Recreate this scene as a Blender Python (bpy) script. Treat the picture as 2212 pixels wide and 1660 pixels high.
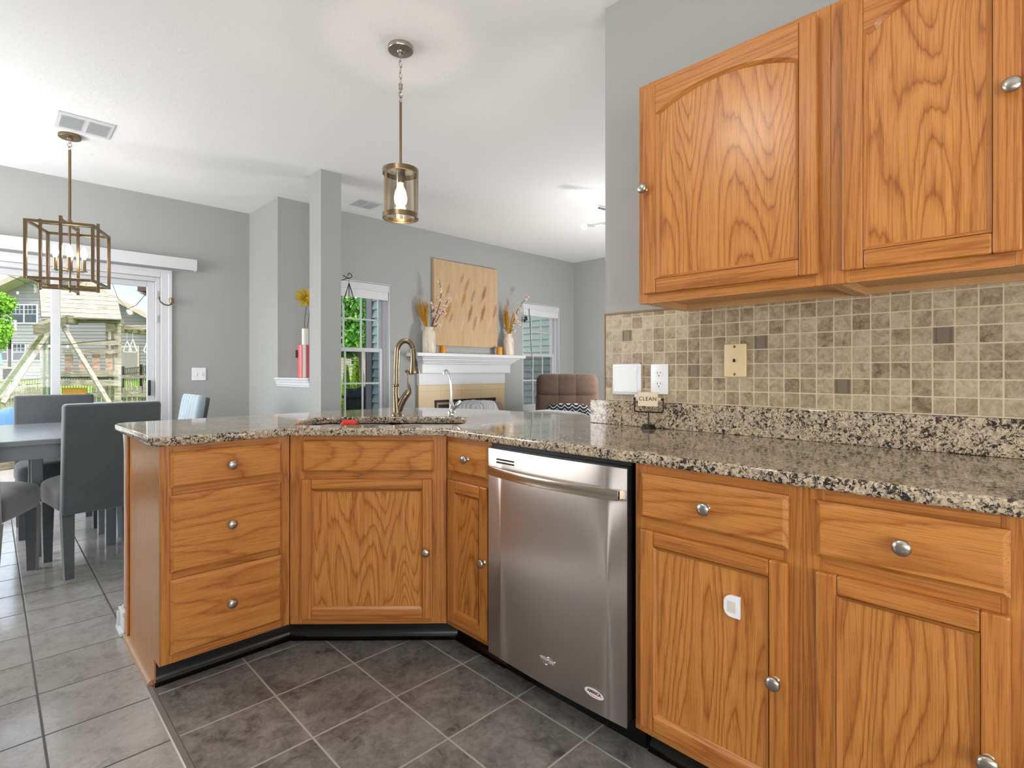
import bpy, bmesh, math, random
from mathutils import Vector, Matrix
from math import radians as RAD, sin, cos, pi
for o in list(bpy.data.objects):
    bpy.data.objects.remove(o, do_unlink=True)
SC = bpy.context.scene
COL = SC.collection
rnd = random.Random(7)

# ------------------------------------------------------------------ camera
FPX, CX, HY, CAMH, YAW = 1152.0, 1106.0, 802.5, 1.14, RAD(45.575)
cam_d = bpy.data.cameras.new('camera')
cam_d.sensor_width = 36.0
cam_d.lens = 36.0 * FPX / 2212.0
cam_d.shift_y = -(830.0 - HY) / 2212.0
cam_d.clip_start = 0.03
cam_d.clip_end = 300
cam = bpy.data.objects.new('camera', cam_d)
COL.objects.link(cam)
cam.location = (0, 0, CAMH)
cam.rotation_euler = (pi / 2, 0, YAW - pi / 2)
SC.camera = cam

# ------------------------------------------------------------------ view / world / lights
SC.view_settings.view_transform = 'Standard'
SC.view_settings.look = 'None'
SC.view_settings.gamma = 1.0
SC.view_settings.use_curve_mapping = False
SC.view_settings.exposure = 0.18
SC.cycles.use_adaptive_sampling = True
SC.cycles.adaptive_threshold = 0.08
SC.cycles.max_bounces = 6
W = bpy.data.worlds.new('sky')
SC.world = W
W.use_nodes = True
nt = W.node_tree
sky = nt.nodes.new('ShaderNodeTexSky')
sky.sky_type = 'NISHITA'
sky.sun_disc = False
sky.sun_elevation = RAD(55)
sky.sun_rotation = RAD(160)
sky.air_density = 1.0
sky.dust_density = 2.0
hs = nt.nodes.new('ShaderNodeHueSaturation')
hs.inputs['Saturation'].default_value = 0.45
nt.links.new(sky.outputs[0], hs.inputs['Color'])
nt.links.new(hs.outputs[0], nt.nodes['Background'].inputs[0])
nt.nodes['Background'].inputs[1].default_value = 0.62

def lamp(name, kind, loc, energy, col=(1, 1, 1), rot=None, size=None, size_y=None, look=None, radius=None, spread=None):
    d = bpy.data.lights.new(name, kind)
    d.energy = energy
    d.color = col
    if kind == 'AREA':
        d.shape = 'RECTANGLE' if size_y else 'DISK'
        d.size = size
        if size_y: d.size_y = size_y
        if spread: d.spread = RAD(spread)
    if radius is not None and kind in ('POINT', 'SPOT'): d.shadow_soft_size = radius
    o = bpy.data.objects.new(name, d)
    COL.objects.link(o)
    o.location = loc
    if look is not None:
        o.rotation_euler = (Vector(look) - Vector(loc)).to_track_quat('-Z', 'Y').to_euler()
    elif rot is not None:
        o.rotation_euler = rot
    return o
sun = lamp('sun', 'SUN', (0, -8, 20), 2.3, (1.0, 0.95, 0.87), look=(2.2, 0.0, 8.5))
sun.data.angle = RAD(0.6)
# soft fill lights added out of view, in front of closed rear and left walls
lamp('kitchen_rear_fill', 'AREA', (-0.2, -1.93, 1.40), 92, (0.99, 0.995, 1.0), rot=(RAD(108), 0, 0), size=2.3, size_y=1.5)
lamp('kitchen_side_fill', 'AREA', (-1.58, -1.05, 1.40), 24, (0.99, 0.995, 1.0), rot=(RAD(125), 0, RAD(-90)), size=1.6, size_y=1.3)
lamp('nook_side_fill', 'AREA', (-1.58, 4.72, 1.14), 132, (0.98, 0.99, 1.0), rot=(RAD(82), 0, RAD(-90)), size=1.7, size_y=2.15)
lamp('family_rear_fill', 'AREA', (3.1, -1.93, 1.45), 66, (0.99, 0.995, 1.0), rot=(RAD(112), 0, 0), size=2.6, size_y=1.6)

# ------------------------------------------------------------------ pixel helpers (points of the photograph to points of the room)
FW = Vector((cos(YAW), sin(YAW), 0)); RT = Vector((sin(YAW), -cos(YAW), 0)); UP = Vector((0, 0, 1)); CP = Vector((0, 0, CAMH))
def ray(px, py): return FW + RT * ((px - CX) / FPX) - UP * ((py - HY) / FPX)
def at(px, py, d): return CP + ray(px, py) * d
def onX(px, py, v): r = ray(px, py); return CP + r * (v / r.x)
def onY(px, py, v): r = ray(px, py); return CP + r * (v / r.y)
def onZ(px, py, v): r = ray(px, py); return CP + r * ((v - CAMH) / r.z)

# ------------------------------------------------------------------ object helpers
def tag(o, label=None, cat=None, group=None, kind=None):
    if label: o['label'] = label
    if cat: o['category'] = cat
    if group: o['group'] = group
    if kind: o['kind'] = kind
    return o
def empty(name, loc=(0, 0, 0), rz=0.0, label=None, cat=None, group=None):
    o = bpy.data.objects.new(name, None)
    COL.objects.link(o)
    o.location = loc
    o.rotation_euler = (0, 0, rz)
    o.empty_display_size = 0.05
    return tag(o, label, cat, group)
def copy_tree(o, parent=None):
    c = o.copy()
    COL.objects.link(c)
    if parent is not None: c.parent = parent
    for ch in list(o.children): copy_tree(ch, c)
    return c

class MB:
    def __init__(s): s.bm = bmesh.new(); s.mi = 0
    def mesh(s, me, M=None, free=True):
        n0 = len(s.bm.faces)
        v0 = len(s.bm.verts)
        s.bm.from_mesh(me)
        s.bm.verts.ensure_lookup_table(); s.bm.faces.ensure_lookup_table()
        if M is not None:
            bmesh.ops.transform(s.bm, matrix=M, verts=s.bm.verts[v0:])
        for f in s.bm.faces[n0:]: f.material_index = s.mi
        if free: bpy.data.meshes.remove(me)
        return s
    def sub(s, b, M=None):
        me = bpy.data.meshes.new('tmp'); b.to_mesh(me); b.free()
        return s.mesh(me, M)
    def box(s, x0, x1, y0, y1, z0, z1, bev=0.0, M=None, seg=2):
        b = bmesh.new()
        bmesh.ops.create_cube(b, size=1.0)
        for v in b.verts:
            v.co = Vector(((x0 + x1) / 2 + v.co.x * (x1 - x0), (y0 + y1) / 2 + v.co.y * (y1 - y0), (z0 + z1) / 2 + v.co.z * (z1 - z0)))
        if bev > 0:
            bmesh.ops.bevel(b, geom=list(b.edges), offset=bev, segments=seg, profile=0.5, affect='EDGES', clamp_overlap=True)
        return s.sub(b, M)
    def cyl(s, p0, p1, r0, r1=None, seg=16, caps=True):
        p0 = Vector(p0); p1 = Vector(p1)
        if r1 is None: r1 = r0
        d = p1 - p0
        b = bmesh.new()
        bmesh.ops.create_cone(b, cap_ends=caps, segments=seg, radius1=r0, radius2=r1, depth=d.length)
        M = Matrix.Translation((p0 + p1) / 2) @ d.to_track_quat('Z', 'Y').to_matrix().to_4x4()
        return s.sub(b, M)
    def beam(s, p0, p1, w, h, up=(0, 0, 1), bev=0.0):
        p0 = Vector(p0); p1 = Vector(p1); d = p1 - p0; L = d.length; d = d.normalized()
        up = Vector(up)
        side = d.cross(up)
        if side.length < 1e-4: side = d.cross(Vector((1, 0, 0)))
        side.normalize(); u2 = side.cross(d)
        M = Matrix((( d.x, side.x, u2.x, p0.x), (d.y, side.y, u2.y, p0.y), (d.z, side.z, u2.z, p0.z), (0, 0, 0, 1)))
        return s.box(0, L, -w / 2, w / 2, -h / 2, h / 2, bev, M)
    def tube(s, pts, r, seg=10, closed=False, caps=True):
        pts = [Vector(p) for p in pts]; n = len(pts)
        rs = r if isinstance(r, (list, tuple)) else [r] * n
        b = bmesh.new(); rings = []
        prev = None
        for i, p in enumerate(pts):
            if closed: t = (pts[(i + 1) % n] - pts[i - 1])
            else: t = (pts[min(i + 1, n - 1)] - pts[max(i - 1, 0)])
            t.normalize()
            if prev is None:
                a = Vector((0, 0, 1)) if abs(t.z) < 0.9 else Vector((1, 0, 0))
                nrm = t.cross(a).normalized()
            else:
                nrm = (prev - t * prev.dot(t)).normalized()
            prev = nrm; bn = t.cross(nrm)
            rings.append([b.verts.new(p + (nrm * cos(2 * pi * k / seg) + bn * sin(2 * pi * k / seg)) * rs[i]) for k in range(seg)])
        m = n if closed else n - 1
        for i in range(m):
            A = rings[i]; B = rings[(i + 1) % n]
            for k in range(seg):
                b.faces.new((A[k], A[(k + 1) % seg], B[(k + 1) % seg], B[k]))
        if caps and not closed:
            b.faces.new(rings[0][::-1]); b.faces.new(rings[-1])
        bmesh.ops.recalc_face_normals(b, faces=b.faces)
        return s.sub(b)
    def lathe(s, prof, c=(0, 0, 0), axis=(0, 0, 1), seg=24, caps=True):
        b = bmesh.new(); rings = []
        for (r, h) in prof:
            rings.append([b.verts.new((r * cos(2 * pi * k / seg), r * sin(2 * pi * k / seg), h)) for k in range(seg)])
        for i in range(len(prof) - 1):
            for k in range(seg):
                b.faces.new((rings[i][k], rings[i][(k + 1) % seg], rings[i + 1][(k + 1) % seg], rings[i + 1][k]))
        if caps:
            b.faces.new(rings[0][::-1]); b.faces.new(rings[-1])
        bmesh.ops.remove_doubles(b, verts=b.verts, dist=1e-5)
        bmesh.ops.recalc_face_normals(b, faces=b.faces)
        M = Matrix.Translation(Vector(c)) @ Vector(axis).to_track_quat('Z', 'Y').to_matrix().to_4x4()
        return s.sub(b, M)
    def prism(s, poly, z0, z1, M=None, bev=0.0):
        b = bmesh.new()
        lo = [b.verts.new((p[0], p[1], z0)) for p in poly]; hi = [b.verts.new((p[0], p[1], z1)) for p in poly]
        n = len(poly)
        b.faces.new(lo[::-1]); b.faces.new(hi)
        for i in range(n): b.faces.new((lo[i], lo[(i + 1) % n], hi[(i + 1) % n], hi[i]))
        bmesh.ops.recalc_face_normals(b, faces=b.faces)
        if bev > 0:
            bmesh.ops.bevel(b, geom=[e for e in b.edges if abs(e.verts[0].co.z - e.verts[1].co.z) < 1e-6], offset=bev, segments=2, profile=0.5, affect='EDGES', clamp_overlap=True)
        return s.sub(b, M)
    def ring(s, A, B, close=True, split=False):
        """quads between two point loops; with split the level runs take material 1 and the upright ones material 0"""
        n = len(A); idx = range(n if close else n - 1); keep = s.mi
        for want in ((0, 1) if split else (None,)):
            b = bmesh.new()
            for i in idx:
                j = (i + 1) % n
                if want is not None:
                    s.mi = want
                    if (abs(A[j][0] - A[i][0]) > abs(A[j][2] - A[i][2])) != bool(want): continue
                b.faces.new([b.verts.new(q) for q in (A[i], A[j], B[j], B[i])])
            bmesh.ops.remove_doubles(b, verts=b.verts, dist=1e-6)
            s.sub(b)
        s.mi = keep
        return s
    def poly(s, pts):
        b = bmesh.new(); b.faces.new([b.verts.new(p) for p in pts]); return s.sub(b)
    def puff(s, c, size, e1=0.45, e2=0.45, nu=28, nv=16, M=None, fn=None):
        """soft cushion (super-ellipsoid)"""
        def pw(a, e): return math.copysign(abs(a) ** e, a)
        b = bmesh.new(); rows = []
        for j in range(nv + 1):
            v = -pi / 2 + pi * j / nv
            row = []
            for i in range(nu):
                u = 2 * pi * i / nu
                p = Vector((size[0] / 2 * pw(cos(v), e1) * pw(cos(u), e2), size[1] / 2 * pw(cos(v), e1) * pw(sin(u), e2), size[2] / 2 * pw(sin(v), e1)))
                if fn: p = fn(p)
                row.append(b.verts.new(p + Vector(c) if M is None else p))
            rows.append(row)
        for j in range(nv):
            for i in range(nu):
                b.faces.new((rows[j][i], rows[j][(i + 1) % nu], rows[j + 1][(i + 1) % nu], rows[j + 1][i]))
        bmesh.ops.remove_doubles(b, verts=b.verts, dist=1e-5)
        bmesh.ops.recalc_face_normals(b, faces=b.faces)
        MM = None if M is None else Matrix.Translation(Vector(c)) @ M
        return s.sub(b, MM)
    def build(s, name, mats, parent=None, smooth=None, label=None, cat=None, group=None, kind=None, loc=None):
        me = bpy.data.meshes.new(name)
        s.bm.to_mesh(me); s.bm.free()
        if not isinstance(mats, (list, tuple)): mats = [mats]
        for m in mats: me.materials.append(m)
        if smooth:
            for p in me.polygons: p.use_smooth = True
            me.set_sharp_from_angle(angle=RAD(smooth))
        o = bpy.data.objects.new(name, me)
        COL.objects.link(o)
        if parent is not None: o.parent = parent
        if loc is not None: o.location = loc
        return tag(o, label, cat, group, kind)

def flat_shape(polys, depth, bev=0.0, res=2):
    """closed outline with holes, extruded along z with rounded edges -> mesh"""
    cu = bpy.data.curves.new('tmpc', 'CURVE')
    cu.dimensions = '2D'; cu.fill_mode = 'BOTH'
    for pts in polys:
        sp = cu.splines.new('POLY'); sp.points.add(len(pts) - 1)
        for q, p in zip(sp.points, pts): q.co = (p[0], p[1], 0, 1)
        sp.use_cyclic_u = True
    cu.extrude = max(depth / 2 - bev, 0.0); cu.bevel_depth = bev; cu.bevel_resolution = res; cu.offset = -bev
    o = bpy.data.objects.new('tmpc', cu)
    COL.objects.link(o)
    me = bpy.data.meshes.new_from_object(o.evaluated_get(bpy.context.evaluated_depsgraph_get()))
    bpy.data.objects.remove(o); bpy.data.curves.remove(cu)
    return me
def text_mesh(body, size, depth=0.001, spacing=1.0, bevel=0.0, bold=0.0):
    cu = bpy.data.curves.new('tmpt', 'FONT')
    cu.body = body; cu.size = size; cu.extrude = depth / 2; cu.align_x = 'CENTER'; cu.align_y = 'CENTER'
    cu.space_character = spacing; cu.offset = bold; cu.bevel_depth = bevel
    o = bpy.data.objects.new('tmpt', cu)
    COL.objects.link(o)
    me = bpy.data.meshes.new_from_object(o.evaluated_get(bpy.context.evaluated_depsgraph_get()))
    bpy.data.objects.remove(o); bpy.data.curves.remove(cu)
    return me
# maps a flat drawing (u right, v up, w outward) on the front of something that looks along -y
FRONT = Matrix(((1, 0, 0, 0), (0, 0, -1, 0), (0, 1, 0, 0), (0, 0, 0, 1)))
def frontM(x=0, y=0, z=0): return Matrix.Translation((x, y, z)) @ FRONT
def rrect(x0, x1, y0, y1, r, n=5):
    out = []
    for cx, cy, a0 in ((x1 - r, y0 + r, -90), (x1 - r, y1 - r, 0), (x0 + r, y1 - r, 90), (x0 + r, y0 + r, 180)):
        for k in range(n + 1):
            a = RAD(a0 + 90 * k / n); out.append((cx + r * cos(a), cy + r * sin(a)))
    return out
def arc(cx, cy, r, a0, a1, n): return [(cx + r * cos(RAD(a0 + (a1 - a0) * k / n)), cy + r * sin(RAD(a0 + (a1 - a0) * k / n))) for k in range(n + 1)]
def inset(poly, d):
    """offset of a closed ccw polygon inward"""
    n = len(poly); out = []
    for i in range(n):
        a = Vector(poly[i - 1]); b = Vector(poly[i]); c = Vector(poly[(i + 1) % n])
        e1 = (b - a).normalized(); e2 = (c - b).normalized()
        n1 = Vector((-e1.y, e1.x)); n2 = Vector((-e2.y, e2.x))
        m = n1 + n2
        k = m.length_squared
        m = m * (2 / k) if k > 0.3 else n1
        out.append((b + m * d * 1.0)[:])
    return out

# ------------------------------------------------------------------ materials
def lin(h):
    h = h.lstrip('#'); r = [int(h[i:i + 2], 16) / 255 for i in (0, 2, 4)]
    return tuple((c / 12.92 if c <= 0.04045 else ((c + 0.055) / 1.055) ** 2.4) for c in r) + (1,)
class NM:
    def __init__(s, name):
        s.m = bpy.data.materials.new(name); s.m.use_nodes = True
        s.t = s.m.node_tree; s.b = s.t.nodes['Principled BSDF']; s.out = s.t.nodes['Material Output']
    def n(s, typ, **kw):
        nd = s.t.nodes.new(typ)
        for k, v in kw.items():
            if k.startswith('i_'):
                key = k[2:]
                key = int(key) if key.isdigit() else key.replace('_', ' ')
                nd.inputs[key].default_value = v
            else: setattr(nd, k, v)
        return nd
    def l(s, a, b): s.t.links.new(a, b)
    def math(s, op, a, b=None, c=None):
        nd = s.n('ShaderNodeMath', operation=op)
        for i, v in enumerate((a, b, c)):
            if v is None: continue
            if isinstance(v, (int, float)): nd.inputs[i].default_value = v
            else: s.l(v, nd.inputs[i])
        return nd.outputs[0]
    def mixc(s, f, a, b, mode='MIX'):
        nd = s.n('ShaderNodeMix', data_type='RGBA', blend_type=mode)
        for i, v in ((0, f), (6, a), (7, b)):
            if hasattr(v, 'is_linked') or hasattr(v, 'links'): s.l(v, nd.inputs[i])
            else: nd.inputs[i].default_value = v
        return nd.outputs[2]
    def ramp(s, src, stops, interp='LINEAR'):
        nd = s.n('ShaderNodeValToRGB'); cr = nd.color_ramp; cr.interpolation = interp
        while len(cr.elements) < len(stops): cr.elements.new(0.5)
        for e, (p, c) in zip(cr.elements, stops):
            e.position = p; e.color = c if not isinstance(c, (int, float)) else (c, c, c, 1)
        s.l(src, nd.inputs[0]); return nd.outputs[0]
    def coords(s, scale=(1, 1, 1), rand=0.0, kind='Object'):
        tc = s.n('ShaderNodeTexCoord'); v = tc.outputs[kind]
        if rand:
            oi = s.n('ShaderNodeObjectInfo')
            cb = s.n('ShaderNodeCombineXYZ')
            r = oi.outputs['Random']
            s.l(s.math('MULTIPLY', r, rand), cb.inputs[0]); s.l(s.math('MULTIPLY', r, rand * 1.7), cb.inputs[1]); s.l(s.math('MULTIPLY', r, rand * 2.3), cb.inputs[2])
            ad = s.n('ShaderNodeVectorMath', operation='ADD'); s.l(v, ad.inputs[0]); s.l(cb.outputs[0], ad.inputs[1]); v = ad.outputs[0]
        mp = s.n('ShaderNodeMapping'); mp.inputs['Scale'].default_value = scale
        s.l(v, mp.inputs['Vector']); return mp.outputs[0]
    def noise(s, v, scale=5, detail=2, rough=0.5, dist=0.0, out=0):
        nd = s.n('ShaderNodeTexNoise', i_Scale=scale, i_Detail=detail, i_Roughness=rough, i_Distortion=dist); s.l(v, nd.inputs['Vector']); return nd.outputs[out]
    def voro(s, v, scale=5, feature='F1', out=0, rnd_=1.0):
        nd = s.n('ShaderNodeTexVoronoi', feature=feature, i_Scale=scale, i_Randomness=rnd_); s.l(v, nd.inputs['Vector']); return nd.outputs[out]
    def bump(s, h, strength=0.2, dist=0.01):
        nd = s.n('ShaderNodeBump', i_Strength=strength, i_Distance=dist); s.l(h, nd.inputs['Height']); s.l(nd.outputs[0], s.b.inputs['Normal'])
    def base(s, c):
        if isinstance(c, str): s.b.inputs['Base Color'].default_value = lin(c)
        elif isinstance(c, tuple): s.b.inputs['Base Color'].default_value = c
        else: s.l(c, s.b.inputs['Base Color'])
        return s
    def set(s, **kw):
        for k, v in kw.items():
            key = {'rough': 'Roughness', 'metal': 'Metallic', 'spec': 'Specular IOR Level', 'coat': 'Coat Weight', 'coatr': 'Coat Roughness', 'sheen': 'Sheen Weight', 'aniso': 'Anisotropic', 'alpha': 'Alpha', 'sss': 'Subsurface Weight'}[k]
            if isinstance(v, (int, float)): s.b.inputs[key].default_value = v
            else: s.l(v, s.b.inputs[key])
        return s

def plain(name, hexc, rough=0.5, metal=0.0, spec=0.5, var=0.04, nscale=12.0, bump=0.0, sheen=0.0, coat=0.0):
    """procedural paint or plastic: the colour with a faint mottling"""
    m = NM(name); c = lin(hexc)
    n = m.noise(m.coords(), nscale, 3)
    m.base(m.ramp(n, [(0.3, tuple(x * (1 - var) for x in c[:3]) + (1,)), (0.7, tuple(min(1, x * (1 + var)) for x in c[:3]) + (1,))]))
    m.set(rough=rough, metal=metal, spec=spec, sheen=sheen, coat=coat)
    if bump: m.bump(n, bump, 0.004)
    return m.m

def oak(name, axis, cols, across=5.5, along=0.7, freq=30.0, contrast=0.8, rough=0.34):
    """stained red oak; grain runs along the given axis; flat-sawn figure from contour lines of a stretched noise field"""
    m = NM(name)
    k = 'xyz'.index(axis)
    sc = [across] * 3; sc[k] = along
    v = m.coords(tuple(sc), rand=37.0)
    f = m.noise(v, 1.0, 1.5, 0.4, 0.2)
    wob = m.noise(m.coords(tuple(x * 14 for x in sc), rand=5.0), 1.0, 2.0)
    lines = m.math('FRACT', m.math('ADD', m.math('MULTIPLY', f, freq), m.math('MULTIPLY', wob, 0.55)))
    d, mid, lt = [lin(c) for c in cols]
    g = m.ramp(lines, [(0.0, d), (0.13, mid), (0.42, lt), (0.80, lt), (0.93, mid), (1.0, d)])
    g = m.mixc(contrast, mid, g)
    sp = [420.0] * 3; sp[k] = 9.0
    pores = m.noise(m.coords(tuple(sp), rand=11.0), 1.0, 2.0, 0.65)
    sf = [60.0] * 3; sf[k] = 1.2
    streak = m.noise(m.coords(tuple(sf), rand=3.0), 1.0, 2.0, 0.5)
    c1 = m.mixc(0.8, g, m.ramp(pores, [(0.38, (0.70, 0.62, 0.55, 1)), (0.50, (1, 1, 1, 1))]), 'MULTIPLY')
    c1 = m.mixc(1.0, c1, m.ramp(streak, [(0.3, (0.90, 0.87, 0.84, 1)), (0.7, (1.05, 1.04, 1.03, 1))]), 'MULTIPLY')
    m.base(c1)
    m.set(rough=rough, spec=0.45, coat=0.25, coatr=0.2)
    m.bump(pores, 0.06, 0.002)
    return m.m
OAKC = ('#965522', '#b67333', '#c6833f')
OAKL = ('#985823', '#bb7836', '#ca8944')
M_OAKV = oak('oak_vertical_grain', 'z', OAKC, 9.0, 0.35, 16.0, 0.7)
M_OAKH = oak('oak_horizontal_grain', 'x', OAKC, 9.0, 0.35, 16.0, 0.7)
M_OAKP = oak('oak_panel_veneer', 'z', OAKL, 5.5, 0.75, 30.0, 0.85)
M_OAKD = oak('oak_drawer_front', 'x', OAKL, 4.5, 0.8, 15.0, 0.65)
M_OAKINS = plain('maple_cabinet_underside', '#c79a66', 0.5, var=0.06)
M_VENEER = oak('oak_end_veneer', 'z', ('#a76f38', '#ad763c', '#b27c41'), 3.0, 0.4, 8.0, 0.3, 0.3)

def paint_wall():
    m = NM('wall_paint_grey'); n = m.noise(m.coords(), 160, 2); m.base('#a9aaa8'); m.set(rough=0.62, spec=0.25); m.bump(n, 0.05, 0.002); return m.m
M_WALL = paint_wall()
def paint_ceiling():
    m = NM('ceiling_knockdown'); v = m.coords()
    a = m.noise(v, 22, 5, 0.6, 0.8)
    h = m.ramp(a, [(0.50, 0.0), (0.60, 1.0)])
    m.base('#f0f0f0'); m.set(rough=0.75, spec=0.2); m.bump(h, 0.16, 0.004); return m.m
M_CEIL = paint_ceiling()
M_TRIM = plain('white_trim_paint', '#d4d5d8', 0.35, var=0.01)
M_VINYLW = plain('white_vinyl', '#c9cacd', 0.3, var=0.01)
M_WHITEP = plain('white_plastic', '#eceff2', 0.28, var=0.01)
M_IVORY = plain('ivory_plastic', '#e2cd9f', 0.35, var=0.02)
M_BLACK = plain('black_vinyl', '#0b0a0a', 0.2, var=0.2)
M_BLACKP = plain('black_plastic', '#1a1a1b', 0.35, var=0.1)
M_BLKMET = plain('black_iron', '#2a2320', 0.35, metal=0.6, var=0.1)
M_NICKEL = plain('brushed_nickel', '#b9b2a6', 0.30, metal=1.0, var=0.05, nscale=90)
M_FAUCET = plain('champagne_bronze_nickel', '#857560', 0.3, metal=1.0, var=0.05, nscale=60)
M_BRASS = plain('warm_brushed_brass_nickel', '#8c775d', 0.3, metal=1.0, var=0.05, nscale=60)
M_CHROME = plain('chrome', '#d8d8d8', 0.07, metal=1.0, var=0.01)
def floor_mat(name, cols, grout, mott, rough, spec=0.5):
    m = NM(name); P = 0.2982
    tc = m.n('ShaderNodeTexCoord'); sx = m.n('ShaderNodeSeparateXYZ'); m.l(tc.outputs['Object'], sx.inputs[0])
    ux = m.math('DIVIDE', m.math('SUBTRACT', sx.outputs[0], 0.1215), P); uy = m.math('DIVIDE', m.math('SUBTRACT', sx.outputs[1], 0.1262), P)
    def edge(u): return m.math('ABSOLUTE', m.math('SUBTRACT', m.math('FRACT', m.math('ADD', u, 0.5)), 0.5))
    e = m.math('MINIMUM', edge(ux), edge(uy))
    g = m.ramp(e, [(0.0085, 0.0), (0.0135, 1.0)])
    cb = m.n('ShaderNodeCombineXYZ'); m.l(m.math('FLOOR', ux), cb.inputs[0]); m.l(m.math('FLOOR', uy), cb.inputs[1])
    wn = m.n('ShaderNodeTexWhiteNoise', noise_dimensions='3D'); m.l(cb.outputs[0], wn.inputs['Vector'])
    ad = m.n('ShaderNodeVectorMath', operation='MULTIPLY_ADD'); m.l(wn.outputs['Color'], ad.inputs[0]); ad.inputs[1].default_value = (7, 7, 7); m.l(tc.outputs['Object'], ad.inputs[2])
    v = ad.outputs[0]
    n1 = m.noise(v, 9, 6, 0.62, 0.6); n2 = m.noise(v, 38, 4, 0.65, 0.9)
    t = m.math('ADD', m.math('MULTIPLY', n1, 0.55), m.math('MULTIPLY', n2, 0.45))
    c = m.ramp(t, [(0.36, lin(cols[0])), (0.47, lin(cols[1])), (0.60, lin(cols[2]))])
    c = m.mixc(0.12, c, m.ramp(wn.outputs['Value'], [(0, 0.5), (1, 1.0)]), 'MULTIPLY')
    m.base(m.mixc(g, lin(grout), c))
    m.set(rough=m.ramp(g, [(0, 0.75), (1, rough)]), spec=spec)
    h = m.math('ADD', m.math('MULTIPLY', g, 1.0), m.math('MULTIPLY', n2, mott))
    m.bump(h, 0.30, 0.004)
    return m.m
M_FLOOR = floor_mat('grey_slate_vinyl_tile', ('#4a4847', '#6e6b68', '#86827e'), '#a59e96', 0.28, 0.3)
M_FLOORN = floor_mat('pale_grey_ceramic_tile', ('#8b8986', '#9c9a97', '#a7a5a2'), '#454240', 0.10, 0.16, 0.85)
def granite():
    m = NM('speckled_granite'); v = m.coords()
    d = m.n('ShaderNodeVectorMath', operation='MULTIPLY_ADD')
    m.l(m.noise(v, 60, 3, 0.6, 0, 1), d.inputs[0]); d.inputs[1].default_value = (0.016, 0.016, 0.016); m.l(v, d.inputs[2])
    w = d.outputs[0]
    a = m.noise(w, 92, 4, 0.62, 0.9); b = m.noise(w, 150, 3, 0.6, 1.0); k = m.voro(w, 170, 'F1', 1); big = m.noise(v, 9, 2)
    ks = m.n('ShaderNodeSeparateColor'); m.l(k, ks.inputs[0])
    c = m.ramp(ks.outputs[0], [(0.0, lin('#9a8772')), (0.32, lin('#bba68b')), (0.6, lin('#cfbda2')), (0.86, lin('#ab9c89')), (1.0, lin('#8a7c6e'))])
    dark = m.ramp(m.math('ADD', a, m.math('MULTIPLY', m.math('SUBTRACT', big, 0.5), 0.25)), [(0.525, 0.0), (0.565, 1.0)])
    c = m.mixc(dark, c, lin('#2a2523'))
    mid = m.ramp(b, [(0.57, 0.0), (0.61, 1.0)])
    c = m.mixc(m.math('MULTIPLY', mid, 0.75), c, lin('#55483e'))
    lt = m.ramp(b, [(0.34, 1.0), (0.40, 0.0)])
    c = m.mixc(m.math('MULTIPLY', lt, 0.6), c, lin('#d8c8ad'))
    m.base(c); m.set(rough=0.06, spec=0.6)
    return m.m
M_GRANITE = granite()
def steel(name, hexc='#d6cec8', rough=0.33, axis=2):
    m = NM(name); sc = [500, 500, 500]; sc[axis] = 2.0
    n = m.noise(m.coords(tuple(sc)), 1.0, 2)
    m.base(m.mixc(n, tuple(c * 0.96 for c in lin(hexc)[:3]) + (1,), lin(hexc))); m.set(metal=1.0, rough=rough, aniso=0.85)
    return m.m
M_STEEL = steel('brushed_stainless')
M_SINK = steel('sink_stainless', '#d2cdc6', 0.36, 0)
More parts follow.
